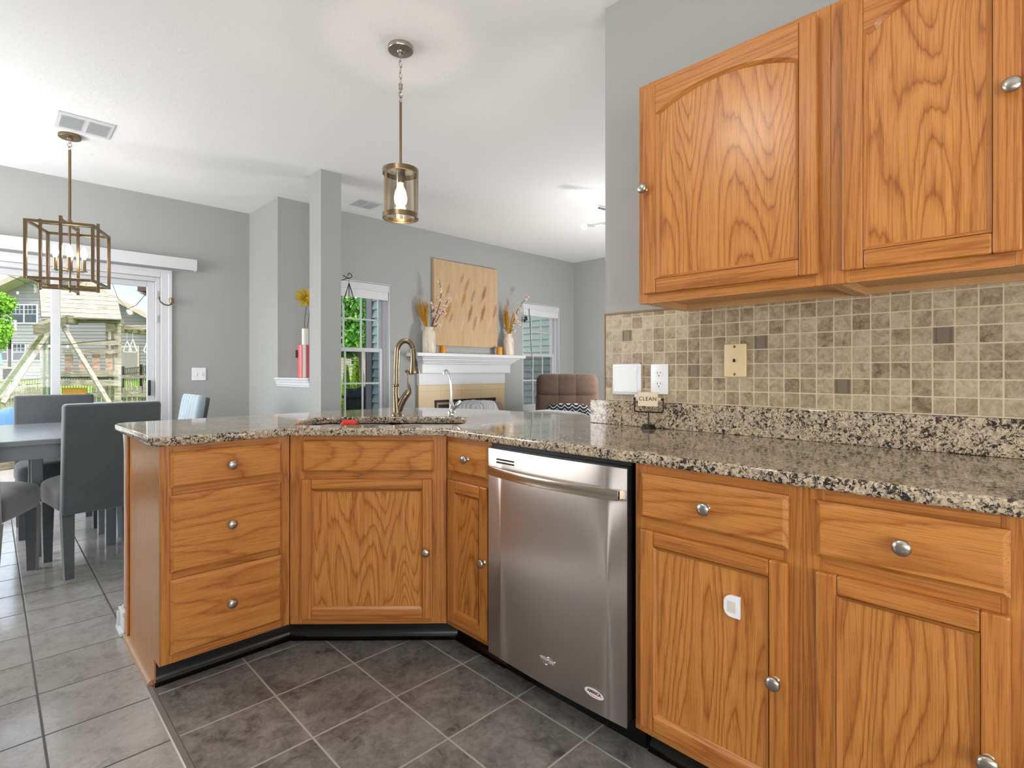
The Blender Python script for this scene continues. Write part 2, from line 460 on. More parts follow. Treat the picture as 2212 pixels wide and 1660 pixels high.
def wall_tile():
    m = NM('travertine_mosaic_tile'); P = 0.05015
    tc = m.n('ShaderNodeTexCoord'); sx = m.n('ShaderNodeSeparateXYZ'); m.l(tc.outputs['Object'], sx.inputs[0])
    uy = m.math('DIVIDE', m.math('SUBTRACT', sx.outputs[1], 0.0478), P); uz = m.math('DIVIDE', m.math('SUBTRACT', sx.outputs[2], 1.0165), P)
    def edge(u): return m.math('ABSOLUTE', m.math('SUBTRACT', m.math('FRACT', m.math('ADD', u, 0.5)), 0.5))
    a, b = edge(uy), edge(uz)
    e = m.math('MINIMUM', a, b)
    # slightly rounded corners of the tumbled stones
    rr = m.math('SUBTRACT', e, m.math('MULTIPLY', m.math('MAXIMUM', m.math('SUBTRACT', 0.09, m.math('MAXIMUM', a, b)), 0.0), 0.35))
    vw = m.coords()
    rr = m.math('ADD', rr, m.math('MULTIPLY', m.math('SUBTRACT', m.noise(vw, 90, 2), 0.5), 0.016))
    g = m.ramp(rr, [(0.030, 0.0), (0.048, 1.0)])
    cb = m.n('ShaderNodeCombineXYZ'); m.l(m.math('FLOOR', uy), cb.inputs[0]); m.l(m.math('FLOOR', uz), cb.inputs[1])
    wn = m.n('ShaderNodeTexWhiteNoise', noise_dimensions='3D'); m.l(cb.outputs[0], wn.inputs['Vector'])
    ad = m.n('ShaderNodeVectorMath', operation='MULTIPLY_ADD'); m.l(wn.outputs['Color'], ad.inputs[0]); ad.inputs[1].default_value = (5, 5, 5); m.l(tc.outputs['Object'], ad.inputs[2])
    n1 = m.noise(ad.outputs[0], 26, 5, 0.65, 0.9); n2 = m.noise(ad.outputs[0], 70, 4, 0.65, 1.2)
    t = m.math('ADD', m.math('ADD', m.math('MULTIPLY', n1, 0.6), m.math('MULTIPLY', n2, 0.4)), m.math('MULTIPLY', m.math('SUBTRACT', wn.outputs['Value'], 0.5), 0.20))
    c = m.ramp(t, [(0.30, lin('#6f5e4b')), (0.42, lin('#97836a')), (0.54, lin('#ad9c82')), (0.68, lin('#c2b39a'))])
    m.base(m.mixc(g, lin('#cfbe9d'), c))
    m.set(rough=m.ramp(g, [(0, 0.7), (1, 0.3)]), spec=0.4)
    m.bump(m.math('ADD', g, m.math('MULTIPLY', m.ramp(n2, [(0.30, 0.0), (0.42, 1.0)]), 0.35)), 0.45, 0.002)
    return m.m
M_TILE = wall_tile()
def deco_metal():
    m = NM('pewter_accent_tile'); n = m.voro(m.coords(), 400)
    m.base('#80705f'); m.set(metal=0.25, rough=0.4); m.bump(n, 0.5, 0.001); return m.m
M_DECO = deco_metal()
def fabric(name, hexc, rough=0.85, sheen=0.4, var=0.12, scale=40, bump=0.15):
    m = NM(name); c = lin(hexc); v = m.coords()
    n = m.noise(v, scale, 4, 0.6); n2 = m.noise(v, 5, 2)
    t = m.math('ADD', m.math('MULTIPLY', n, 0.5), m.math('MULTIPLY', n2, 0.5))
    m.base(m.ramp(t, [(0.35, tuple(x * (1 - var) for x in c[:3]) + (1,)), (0.65, tuple(min(1, x * (1 + var)) for x in c[:3]) + (1,))]))
    m.set(rough=rough, sheen=sheen, spec=0.2); m.bump(n, bump, 0.003); return m.m
M_VELVET = fabric('slate_grey_velvet', '#4d5154', sheen=0.6)
M_LTVELVET = fabric('pale_blue_grey_velvet', '#9fb0b8', sheen=0.5)
M_BROWNF = fabric('brown_microfibre', '#4e3d33', sheen=0.15, var=0.2, scale=25, bump=0.3)
M_GREYF = fabric('grey_microfibre', '#8d8884', sheen=0.5, var=0.15, scale=25)
M_BLUEF = fabric('blue_outdoor_fabric', '#2e6f9c')
M_TABLE = plain('grey_painted_table', '#7c8287', 0.24, var=0.04)
def glass(name, tint=(1, 1, 1), refl=0.08, streak=False):
    m = NM(name); t = m.t; t.nodes.remove(m.b)
    tr = m.n('ShaderNodeBsdfTransparent'); gl = m.n('ShaderNodeBsdfGlossy'); gl.inputs['Roughness'].default_value = 0.03
    tr.inputs[0].default_value = tint + (1,)
    if streak:
        # clearness varied around the cylinder, added to throw light streaks on the ceiling
        v = m.coords((21, 21, 1.5)); n = m.noise(v, 1.0, 1, 0.5)
        m.l(m.ramp(n, [(0.40, tuple(x * 0.62 for x in tint) + (1,)), (0.58, tint + (1,))]), tr.inputs[0])
    lw = m.n('ShaderNodeLayerWeight'); lw.inputs[0].default_value = 0.25
    mx = m.n('ShaderNodeMixShader'); m.l(m.math('ADD', m.math('MULTIPLY', lw.outputs['Facing'], 0.12), refl), mx.inputs[0])
    m.l(tr.outputs[0], mx.inputs[1]); m.l(gl.outputs[0], mx.inputs[2]); m.l(mx.outputs[0], m.out.inputs[0]); return m.m
M_GLASS = glass('window_glass', (1, 1, 1), 0.02)
M_SHADE = glass('amber_clear_glass', (1.0, 0.93, 0.80), 0.07, True)
def emit(name, col, strength):
    m = NM(name); m.base(col + (1,)); m.b.inputs['Emission Color'].default_value = col + (1,); m.b.inputs['Emission Strength'].default_value = strength; return m.m
def lit_glass(name, col, strength, clear):
    m = NM(name); m.t.nodes.remove(m.b); tr = m.n('ShaderNodeBsdfTransparent'); em = m.n('ShaderNodeEmission'); em.inputs[0].default_value = col + (1,); em.inputs[1].default_value = strength
    mx = m.n('ShaderNodeMixShader'); mx.inputs[0].default_value = 1 - clear; m.l(tr.outputs[0], mx.inputs[1]); m.l(em.outputs[0], mx.inputs[2]); m.l(mx.outputs[0], m.out.inputs[0]); return m.m
M_BULB = lit_glass('lit_filament_bulb', (1.0, 0.80, 0.50), 7.0, 0.7)
M_FIL = emit('glowing_filament', (1.0, 0.85, 0.6), 40.0)
M_BULBC = emit('lit_candle_bulb', (1.0, 0.84, 0.60), 9.0)
M_BULBW = emit('lit_white_bulb', (1.0, 0.98, 0.95), 14.0)
M_STRING = emit('lit_string_bulb', (1.0, 0.60, 0.28), 2.0)
M_DIFF = emit('lit_frosted_dome', (1.0, 0.9, 0.74), 3.0)

# ================================================================== STRUCTURE
CEIL = 2.745
XW = 1.945           # kitchen wall face
YN = 5.75            # nook wall face
YF = 5.0             # fireplace wall face
XR = 6.18            # family room right wall
XL, YB = -1.62, -1.98
def wall_cells(mb, u0, u1, z0, z1, holes, put):
    us = sorted({u0, u1} | {h[0] for h in holes} | {h[1] for h in holes})
    for a, b in zip(us, us[1:]):
        m = (a + b) / 2; cuts = sorted([(h[2], h[3]) for h in holes if h[0] < m < h[1]])
        z = z0
        for c0, c1 in cuts:
            if c0 - z > 1e-4: put(mb, a, b, z, c0)
            z = c1
        if z1 - z > 1e-4: put(mb, a, b, z, z1)
def wallY(name, y0, y1, x0, x1, holes=(), z0=0, z1=CEIL):
    mb = MB(); wall_cells(mb, x0, x1, z0, z1, holes, lambda q, a, b, c, d: q.box(a, b, y0, y1, c, d))
    return mb.build(name, M_WALL, kind='structure')
def wallX(name, x0, x1, y0, y1, holes=(), z0=0, z1=CEIL):
    mb = MB(); wall_cells(mb, y0, y1, z0, z1, holes, lambda q, a, b, c, d: q.box(x0, x1, a, b, c, d))
    return mb.build(name, M_WALL, kind='structure')
mb = MB(); mb.box(0.408, XR + 0.12, YB - 0.12, YN + 0.14, -0.06, 0.0); mb.build('floor', M_FLOOR, kind='structure')
mb = MB(); mb.box(XL - 0.12, 0.408, YB - 0.12, YN + 0.14, -0.06, 0.0); mb.box(0.408, 1.89, 2.90, YN + 0.14, -0.06, 0.0004); mb.build('floor_nook', M_FLOORN, kind='structure')
mb = MB(); mb.prism([(0.400, 0.0), (0.424, 0.0), (0.420, 0.003), (0.404, 0.003)], YB, 2.30, Matrix(((1, 0, 0, 0), (0, 0, 1, 0), (0, 1, 0, 0), (0, 0, 0, 1)))); mb.build('trim_floor_strip', plain('grey_floor_strip', '#77726c', 0.35, var=0.06), kind='structure')
mb = MB(); mb.box(XL - 0.2, XR + 0.14, YB - 0.2, YN + 0.15, CEIL, CEIL + 0.12); mb.build('ceiling', M_CEIL, kind='structure')
DX0, DX1, DZ = -0.33, 1.12, 2.0         # sliding door opening
W1 = (2.31, 3.07); W2 = (5.10, 5.86); WZ = (0.60, 2.07)
wallY('wall_nook', YN, YN + 0.14, XL - 0.12, 1.89, [(DX0, DX1, 0.0, DZ)])
wallX('wall_niche', 1.89, 2.06, YF, YN + 0.14)
wallY('wall_fireplace', YF, YF + 0.14, 2.06, XR + 0.12, [W1 + WZ, W2 + WZ])
wallX('wall_family', XR, XR + 0.12, YB - 0.12, YF)
wallX('wall_kitchen', XW, XW + 0.12, YB - 0.12, 1.395)
wallX('wall_half', 1.89, 2.06, 4.285, YF, z1=1.004)
wallX('wall_column', 1.875, 2.046, 4.075, 4.285)
wallY('wall_rear', YB - 0.12, YB, XL, XR)
wallX('wall_left', XL - 0.12, XL, YB - 0.12, YN)
# knee wall under the overhanging peninsula top
mb = MB(); mb.prism([(0.425, 2.795), (1.70, 2.795), (2.0, 2.33), (2.0, 1.42), (2.09, 1.42), (2.09, 2.38), (1.78, 2.885), (0.425, 2.885)], 0.0, 0.876)
mb.build('wall_peninsula', M_WALL, kind='structure')
# ledge cap on the half wall
mb = MB()
mb.box(1.855, 2.095, 4.287, YF - 0.002, 1.064, 1.084, 0.006)
for z0, z1, e in ((1.046, 1.064, 0.020), (1.020, 1.046, 0.012), (1.004, 1.020, 0.006)):
    mb.box(1.89 - e - 0.006, 2.06 + e, 4.287, YF - 0.002, z0, z1, 0.003)
mb.build('trim_ledge', M_TRIM, kind='structure')
# baseboards
def baseb(name, x0, x1, y0, y1):
    mb = MB(); mb.box(x0, x1, y0, y1, 0.0, 0.085, 0.003); return mb.build(name, M_TRIM, kind='structure')
baseb('baseboard_nook', 1.21, 1.888, YN - 0.014, YN - 0.001)
baseb('baseboard_nook_left', XL + 0.001, -0.42, YN - 0.014, YN - 0.001)
baseb('baseboard_niche', 1.875, 1.889, 4.29, YN - 0.02)
baseb('baseboard_family', XR - 0.014, XR - 0.001, YB, YF - 0.001)
# peninsula end: white baseboard with shoe on the knee wall, crown under the stone
mb = MB()
mb.box(0.410, 0.4245, 2.798, 2.899, 0.0, 0.085, 0.003); mb.box(0.400, 2.0, 2.8855, 2.899, 0.0, 0.085, 0.003)
mb.box(0.398, 0.4245, 2.798, 2.915, 0.0, 0.022, 0.006); mb.box(0.400, 2.0, 2.8855, 2.915, 0.0, 0.022, 0.006)
mb.box(0.406, 0.4245, 2.798, 2.905, 0.085, 0.105, 0.005); mb.box(0.406, 1.76, 2.8855, 2.905, 0.085, 0.105, 0.005)
mb.build('baseboard_peninsula', M_TRIM, smooth=30, kind='structure')
mb = MB()
prof = [(2.8855, 0.795), (2.896, 0.795), (2.898, 0.818), (2.906, 0.835), (2.916, 0.85), (2.918, 0.874), (2.8855, 0.874)]
XP = Matrix(((0, 0, 1, 0), (1, 0, 0, 0), (0, 1, 0, 0), (0, 0, 0, 1)))      # (a,b,c) -> x=c, y=a, z=b
mb.prism(prof, 0.426, 1.76, XP)
mb.build('trim_peninsula', M_TRIM, kind='structure')

# ---------------------------------------------------------------- windows and the sliding door
def sash(mb, x0, x1, y, z0, z1, fw=0.042, cols=3, rows=2, t=0.03, mt=0.016):
    mb.box(x0, x0 + fw, y, y + t, z0, z1, 0.003); mb.box(x1 - fw, x1, y, y + t, z0, z1, 0.003)
    mb.box(x0 + fw, x1 - fw, y, y + t, z0, z0 + fw, 0.003); mb.box(x0 + fw, x1 - fw, y, y + t, z1 - fw, z1, 0.003)
    for k in range(1, cols):
        xx = x0 + fw + (x1 - x0 - 2 * fw) * k / cols; mb.box(xx - mt / 2, xx + mt / 2, y + 0.008, y + 0.022, z0 + fw, z1 - fw)
    for k in range(1, rows):
        zz = z0 + fw + (z1 - z0 - 2 * fw) * k / rows; mb.box(x0 + fw, x1 - fw, y + 0.0095, y + 0.0205, zz - mt / 2, zz + mt / 2)
def window(name, x0, x1):
    mb = MB(); z0, z1 = WZ
    for a, b, c, d in ((x0 + 0.001, x0 + 0.012, z0, z1), (x1 - 0.012, x1 - 0.001, z0, z1), (x0 + 0.012, x1 - 0.012, z1 - 0.012, z1 - 0.001)):
        mb.box(a, b, YF + 0.001, YF + 0.139, c, d)
    mb.box(x0 - 0.03, x1 + 0.03, YF - 0.03, YF - 0.001, z0 - 0.022, z0 - 0.001, 0.004)     # stool
    mb.box(x0 + 0.012, x1 - 0.012, YF - 0.001, YF + 0.139, z0 + 0.001, z0 + 0.012)
    mb.box(x0 - 0.02, x1 + 0.02, YF - 0.014, YF - 0.001, z0 - 0.085, z0 - 0.022, 0.003)
    for a, b, c, d in ((x0 + 0.012, x0 + 0.042, z0 + 0.012, z1 - 0.012), (x1 - 0.042, x1 - 0.012, z0 + 0.012, z1 - 0.012), (x0 + 0.042, x1 - 0.042, z1 - 0.042, z1 - 0.012), (x0 + 0.042, x1 - 0.042, z0 + 0.012, z0 + 0.042)):
        mb.box(a, b, YF + 0.06, YF + 0.135, c, d)
    w = mb.build(name, M_VINYLW, kind='structure')
    s = MB(); sash(s, x0 + 0.043, x1 - 0.043, YF + 0.098, 1.345, z1 - 0.043); s.build('upper_sash', M_VINYLW, w)
    s = MB(); sash(s, x0 + 0.043, x1 - 0.043, YF + 0.066, z0 + 0.043, 1.385); s.build('lower_sash', M_VINYLW, w)
    g = MB(); g.box(x0 + 0.08, x1 - 0.08, YF + 0.111, YF + 0.115, 1.38, z1 - 0.08); g.box(x0 + 0.08, x1 - 0.08, YF + 0.079, YF + 0.083, z0 + 0.08, 1.35); g.build('pane', M_GLASS, w)
    return w
window('window_1', *W1)
window('window_2', *W2)
# roller shades drawn up inside the two windows
def shade(x0, x1, label):
    r = empty('window_shade', ((x0 + x1) / 2, YF + 0.03, 1.90), 0, label, 'window shade', 'white window shades')
    h = (x1 - x0) / 2 - 0.013
    m = MB(); m.box(-h, h, -0.03, 0.025, 0.082, 0.155, 0.004); m.build('valance', M_TRIM, r)
    m = MB(); m.box(-h + 0.012, h - 0.006, -0.022, -0.016, 0.0, 0.085, 0.001); m.box(-h + 0.012, h - 0.006, -0.024, -0.012, -0.004, 0.012, 0.003); m.build('shade_cloth', plain('shade_fabric', '#dcdcdc', 0.8), r)
    return r
shade(*W1, 'white fabric window shade rolled up beside the grey column')
s2 = shade(*W2, 'white fabric window shade rolled up above the brown recliner')
m = MB(); m.cyl((-0.26, -0.035, 0.09), (-0.20, -0.04, -0.72), 0.004, 0.004, 8); m.build('tilt_wand', M_BLACKP, s2)
# sliding door
mb = MB()
mb.box(DX1, DX1 + 0.087, YN - 0.016, YN - 0.001, 0, DZ + 0.066, 0.004); mb.box(DX0 - 0.087, DX0, YN - 0.016, YN - 0.001, 0, DZ + 0.066, 0.004)
mb.box(DX0, DX1, YN - 0.016, YN - 0.001, DZ, DZ + 0.066, 0.004)
mb.box(DX1 + 0.062, DX1 + 0.089, YN - 0.022, YN - 0.012, 0, DZ + 0.044, 0.003); mb.box(DX0 - 0.089, DX1 + 0.089, YN - 0.022, YN - 0.012, DZ + 0.045, DZ + 0.072, 0.003)
mb.build('trim_sliding_door', M_TRIM, kind='structure')
mb = MB()
mb.box(DX1 - 0.035, DX1 - 0.001, YN + 0.001, YN + 0.139, 0.0, DZ - 0.001, 0.003); mb.box(DX0 + 0.001, DX0 + 0.035, YN + 0.001, YN + 0.139, 0.0, DZ - 0.001, 0.003)
mb.box(DX0 + 0.035, DX1 - 0.035, YN + 0.001, YN + 0.139, DZ - 0.04, DZ - 0.001, 0.003); mb.box(DX0 + 0.035, DX1 - 0.035, YN + 0.001, YN + 0.139, 0.001, 0.03)
door = mb.build('door_1', M_VINYLW, kind='structure')
def door_leaf(x0, x1, y, name):
    d = MB(); fw = 0.058; z0, z1 = 0.03, DZ - 0.041
    d.box(x0, x0 + fw, y, y + 0.035, z0, z1, 0.003); d.box(x1 - fw, x1, y, y + 0.035, z0, z1, 0.003)
    d.box(x0 + fw, x1 - fw, y, y + 0.035, z0, z0 + 0.085, 0.003); d.box(x0 + fw, x1 - fw, y, y + 0.035, z1 - 0.05, z1, 0.003)
    d = d.build(name, M_VINYLW, door)
    g = MB(); g.box(x0 + fw, x1 - fw, y + 0.015, y + 0.020, z0 + 0.085, z1 - 0.05); g.build('pane', M_GLASS, d)
    return d
door_leaf(0.365, DX1 - 0.036, YN + 0.04, 'sliding_panel')
door_leaf(DX0 + 0.036, 0.423, YN + 0.085, 'fixed_panel')
m = MB()
for z in (1.84, 1.62): m.box(1.084, 1.10, YN - 0.012, YN + 0.001, z - 0.035, z + 0.035, 0.004)
m.build('latch_bracket', M_VINYLW, door)
m = MB(); m.box(1.028, 1.05, YN + 0.012, YN + 0.04, 0.92, 1.06, 0.006); m.build('pull_handle', M_BLACKP, door)
# valance box of the blinds above the sliding door
r = empty('blind_valance', (0.40, YN - 0.001, 2.085), 0, 'long white blind valance box above the sliding glass door', 'valance')
m = MB(); m.box(-1.02, 1.0, -0.085, -0.078, 0, 0.105, 0.002); m.build('front_board', M_TRIM, r)
for x in (-1.02, 0.993):
    m = MB(); m.box(x, x + 0.007, -0.078, 0.0, 0, 0.105, 0.001); m.build('end_return', M_TRIM, r)
m = MB(); m.box(-1.0, 0.98, -0.06, -0.001, 0.03, 0.08); m.build('headrail', M_TRIM, r)
# curtain holdback
r = empty('curtain_holdback', (1.20, YN - 0.024, 1.80), 0, 'brass curved curtain holdback on the sliding door casing', 'curtain holdback')
m = MB(); m.cyl((0, 0, 0), (0, -0.012, 0), 0.02, 0.02, 20); m.cyl((0.0, -0.012, 0.01), (0.0, -0.012, -0.03), 0.018, 0.018, 16); m.build('mounting_rose', M_BRASS, r, 40)
m = MB(); m.tube([(0, -0.014, -0.01), (-0.006, -0.03, -0.045), (-0.035, -0.05, -0.058), (-0.07, -0.06, -0.052), (-0.095, -0.062, -0.032), (-0.105, -0.062, -0.008)], 0.006); m.puff((-0.105, -0.062, 0.0), (0.02, 0.02, 0.026), 1, 1, 14, 10); m.build('hook', M_BRASS, r, 50)
# light switch on the nook wall
r = empty('light_switch', (1.434, YN - 0.001, 1.113), 0, 'white double light switch plate on grey nook wall', 'light switch')
m = MB(); m.box(-0.061, 0.061, -0.006, 0, -0.06, 0.06, 0.003); m.build('cover_plate', M_WHITEP, r)
for x in (-0.024, 0.024):
    m = MB(); m.box(x - 0.006, x + 0.006, -0.013, -0.006, -0.012, 0.012, 0.002); m.build('toggle', M_WHITEP, r)

# ================================================================== KITCHEN
def knob(parent, x, z, y=-0.02):
    m = MB(); m.lathe([(0.0095, 0), (0.0065, 0.003), (0.0055, 0.012), (0.010, 0.015), (0.0165, 0.019), (0.0172, 0.023), (0.0145, 0.027), (0.008, 0.0292), (0, 0.030)], (x, y, z), (0, -1, 0), 28)
    return m.build('knob', M_NICKEL, parent, 50)
def drawer(root, x0, x1, z0, z1, kx=None, kz=None, name='drawer'):
    m = MB(); c = 0.010
    m.box(x0, x1, -0.011, -0.0035, z0, z1)
    m.ring([(x0, -0.011, z0), (x1, -0.011, z0), (x1, -0.011, z1), (x0, -0.011, z1)], [(x0 + c, -0.0195, z0 + c), (x1 - c, -0.0195, z0 + c), (x1 - c, -0.0195, z1 - c), (x0 + c, -0.0195, z1 - c)])
    m.poly([(x0 + c, -0.0195, z0 + c), (x1 - c, -0.0195, z0 + c), (x1 - c, -0.0195, z1 - c), (x0 + c, -0.0195, z1 - c)])
    d = m.build(name, M_OAKD, root)
    if kx is not None: knob(d, kx, kz, -0.0195)
    return d
def door_front(root, x0, x1, z0, z1, st=0.042, kx=None, kz=None, arch=0.0, rail=None, lab=None):
    """frame-and-panel cabinet door: stiles, rails (the top one arched when asked), sloped inner bead and flat veneered panel"""
    rail = rail or st
    ox0, ox1, oz0, oz1 = x0 + st, x1 - st, z0 + rail, z1 - rail
    m = MB(); T = 0.02
    m.mi = 0
    m.box(x0, ox0, -T, -0.003, z0, z1, 0.0045); m.box(ox1, x1, -T, -0.003, z0, z1, 0.0045)
    m.mi = 1
    m.box(ox0, ox1, -T + 0.0003, -0.003, z0, oz0, 0.0045)
    if arch:
        sp = oz1 - arch                 # springing line
        sh = 0.022; n = 22
        w = (ox1 - ox0) / 2 - sh; h = arch - 0.012; R = (w * w + h * h) / (2 * h); cxm = (ox0 + ox1) / 2; czm = sp + 0.012 + h - R
        a0 = math.asin(w / R)
        top = [(ox1, sp)] + [(cxm + R * sin(a0 - 2 * a0 * k / n), czm + R * cos(a0 - 2 * a0 * k / n)) for k in range(n + 1)] + [(ox0, sp)]
        op = [(ox0, oz0), (ox1, oz0)] + top
        m.prism([(ox0, sp)] + top[::-1][1:-1] + [(ox1, sp), (ox1, z1 - 0.001), (ox0, z1 - 0.001)], 0.003, T - 0.0003, FRONT)
    else:
        m.box(ox0, ox1, -T + 0.0003, -0.003, oz1, z1, 0.0045)
        op = [(ox0, oz0), (ox1, oz0), (ox1, oz1), (ox0, oz1)]
    m.mi = 0
    i1 = inset(op, 0.004); i2 = inset(op, 0.010)
    m.ring([(p[0], -T, p[1]) for p in op], [(p[0], -0.016, p[1]) for p in i1], split=True)
    m.ring([(p[0], -0.016, p[1]) for p in i1], [(p[0], -0.010, p[1]) for p in i2], split=True)
    d = m.build('door', [M_OAKV, M_OAKH], root)
    pm = MB(); pm.box(ox0 - 0.004, ox1 + 0.004, -0.0095, -0.002, oz0 - 0.004, oz1 + 0.004); pm.build('door_panel', M_OAKP, d)
    if kx is not None: knob(d, kx, kz, -T)
    return d
def frame_part(root, Wd, z0, z1, stiles, rails, name='face_frame'):
    m = MB(); m.mi = 0
    for a, b in stiles: m.box(a, b, 0.0, 0.019, z0, z1, 0.0015)
    m.mi = 1
    xs = sorted(stiles)
    for c, e in rails:
        for (a, b), (a2, b2) in zip(xs, xs[1:]): m.box(b, a2, 0.0006, 0.019, c, e)
    return m.build(name, [M_OAKV, M_OAKH], root)
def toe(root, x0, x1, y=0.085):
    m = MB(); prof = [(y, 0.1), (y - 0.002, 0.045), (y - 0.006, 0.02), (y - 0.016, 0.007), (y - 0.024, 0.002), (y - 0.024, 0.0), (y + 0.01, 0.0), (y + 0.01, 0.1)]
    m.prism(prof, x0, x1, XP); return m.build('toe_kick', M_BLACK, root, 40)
def carcass(root, Wd, z0, z1, dep, y0=0.0195):
    m = MB(); t = 0.016
    m.box(0.002, t, y0, dep, z0, z1); m.box(Wd - t, Wd - 0.002, y0, dep, z0, z1); m.box(t, Wd - t, y0, dep, z0, z0 + t); m.box(t, Wd - t, dep - 0.006, dep, z0 + t, z1)
    m.box(t, Wd - t, y0, y0 + 0.006, z0 + t, z1)
    return m.build('carcass', M_OAKINS, root)
Z0, Z1 = 0.1016, 0.876
DG = math.atan2(-0.69139901, 0.72247312)
# --- drawer base at the end of the peninsula
r = empty('drawer_cabinet', (0.43, 2.2, 0), 0, 'oak base cabinet with a stack of three drawers at the end of the peninsula', 'cabinet', 'oak base cabinets')
Wd = 0.449
frame_part(r, Wd, Z0, Z1, [(0.0, 0.036), (Wd - 0.046, Wd)], [(Z0, 0.145), (0.39, 0.43), (0.69, 0.735), (0.842, Z1)])
carcass(r, Wd, Z0, 0.874, 0.585)
for a, b, kz in ((0.726, 0.852, 0.789), (0.424, 0.698, 0.565), (0.134, 0.400, 0.268)): drawer(r, 0.026, 0.413, a, b, 0.222, kz)
m = MB(); m.prism([(0.0, 0.1016), (0.078, 0.1016), (0.078, 0.0), (0.588, 0.0), (0.588, 0.875), (0.0, 0.875)], -0.0055, -0.0002, XP); m.build('end_panel', M_VENEER, r)
m = MB(); m.box(-0.0155, -0.0056, 0.55, 0.588, 0.02, 0.872, 0.004); m.build('scribe_moulding', M_OAKV, r)
m = MB(); m.prism([(-0.0056, 0.0), (-0.024, 0.0), (-0.0235, 0.008), (-0.019, 0.015), (-0.012, 0.019), (-0.0056, 0.02)], 0.095, 0.588, Matrix(((1, 0, 0, 0), (0, 0, 1, 0), (0, 1, 0, 0), (0, 0, 0, 1)))); m.build('shoe_moulding', plain('worn_wood_quarter_round', '#a2815f', 0.5), r, 40)
toe(r, -0.004, 0.486, 0.09)
# --- corner sink base
P0 = Vector((0.88, 2.2, 0))
r = empty('corner_sink_cabinet', P0, DG, 'oak corner sink base cabinet with one false drawer front below the faucet', 'cabinet', 'oak base cabinets')
Wd = 0.6435
frame_part(r, Wd, Z0, Z1, [(0.001, 0.060), (Wd - 0.064, Wd - 0.001)], [(Z0, 0.135), (0.69, 0.74), (0.846, Z1)])
drawer(r, 0.055, 0.590, 0.728, 0.855, name='false_drawer_front')
door_front(r, 0.053, 0.586, 0.128, 0.699, 0.041, 0.561, 0.405)
toe(r, -0.036, 0.682, 0.09)
m = MB(); m.prism([(0.02, 0.022), (Wd - 0.02, 0.022), (Wd + 0.11, 0.14), (Wd + 0.11, 0.3), (0.4, 0.62), (0.2, 0.62), (-0.11, 0.3), (-0.11, 0.14)], 0.105, 0.66); m.build('carcass', M_OAKINS, r)
# --- narrow base
r = empty('narrow_base_cabinet', (1.345, 1.755, 0), -pi / 2, 'narrow oak base cabinet with one small drawer left of the dishwasher', 'cabinet', 'oak base cabinets')
Wd = 0.278
frame_part(r, Wd, Z0, Z1, [(0.001, 0.030), (Wd - 0.026, Wd)], [(Z0, 0.135), (0.695, 0.74), (0.85, Z1)])
m = MB(); m.box(0.02, Wd - 0.002, 0.0195, 0.1, Z0, 0.874); m.build('carcass', M_OAKINS, r)
drawer(r, 0.025, 0.268, 0.733, 0.855, 0.155, 0.798)
door_front(r, 0.025, 0.268, 0.129, 0.702, 0.047, 0.254, 0.423)
toe(r, -0.038, Wd, 0.09)
# --- two bases right of the dishwasher
def base_unit(y0, Wd, x0, x1, kdx, kdz, kx, kz, label):
    r = empty('base_cabinet', (1.345, y0, 0), -pi / 2, label, 'cabinet', 'oak base cabinets')
    frame_part(r, Wd, Z0, Z1, [(0.0, x0 + 0.014), (x1 - 0.014, Wd - 0.0005)], [(Z0, 0.138), (0.685, 0.73), (0.842, Z1)])
    carcass(r, Wd, Z0, 0.874, 0.575)
    drawer(r, x0, x1, 0.723, 0.849, kdx, kdz)
    door_front(r, x0, x1, 0.129, 0.691, 0.042, kx, kz)
    toe(r, 0, Wd, 0.09)
    return r
base_unit(0.858, 0.448, 0.026, 0.420, 0.225, 0.786, 0.395, 0.410, 'oak base cabinet directly right of the dishwasher with white child lock on its door')
base_unit(0.410, 0.430, 0.031, 0.352, 0.193, 0.786, 0.322, 0.419, 'oak base cabinet farthest right in the lower row')
# --- wall cabinets
def wall_unit(y0, Wd, doors, label):
    r = empty('wall_cabinet', (1.615, y0, 0), -pi / 2, label, 'cabinet', 'oak wall cabinets')
    z0, z1 = 1.373, 2.127; dep = 0.327
    st = [(0.0, doors[0][0] + 0.014)] + ([(doors[0][1] - 0.012, doors[1][0] + 0.012)] if len(doors) > 1 else []) + [(doors[-1][1] - 0.014, Wd - 0.0005)]
    frame_part(r, Wd, z0, z1, st, [(z0, 1.415), (2.09, z1)])
    m = MB(); t = 0.016
    m.box(0.001, t, 0.0195, dep, z0 + 0.002, z1); m.box(Wd - t, Wd - 0.001, 0.0195, dep, z0 + 0.002, z1)
    m.box(t, Wd - t, 0.0195, dep, 1.398, 1.41); m.box(t, Wd - t, 0.0195, dep, z1 - 0.014, z1 - 0.002); m.box(t, Wd - t, 0.0195, 0.026, 1.41, z1 - 0.014)
    m.box(t, Wd - t, dep - 0.014, dep, z0 + 0.004, 1.398)
    m.build('carcass', M_OAKINS, r)
    for x0, x1, kx in doors: door_front(r, x0, x1, 1.403, 2.105, 0.049, kx, 1.759, 0.053, 0.047)
    return r
wall_unit(1.016, 0.592, [(0.026, 0.566, 0.036)], 'oak wall cabinet with one wide arched door beside the bare grey wall end')
wall_unit(0.424, 0.776, [(0.030, 0.373, 0.357), (0.397, 0.742, 0.415)], 'oak wall cabinet cut off by the right picture edge with one large knob')

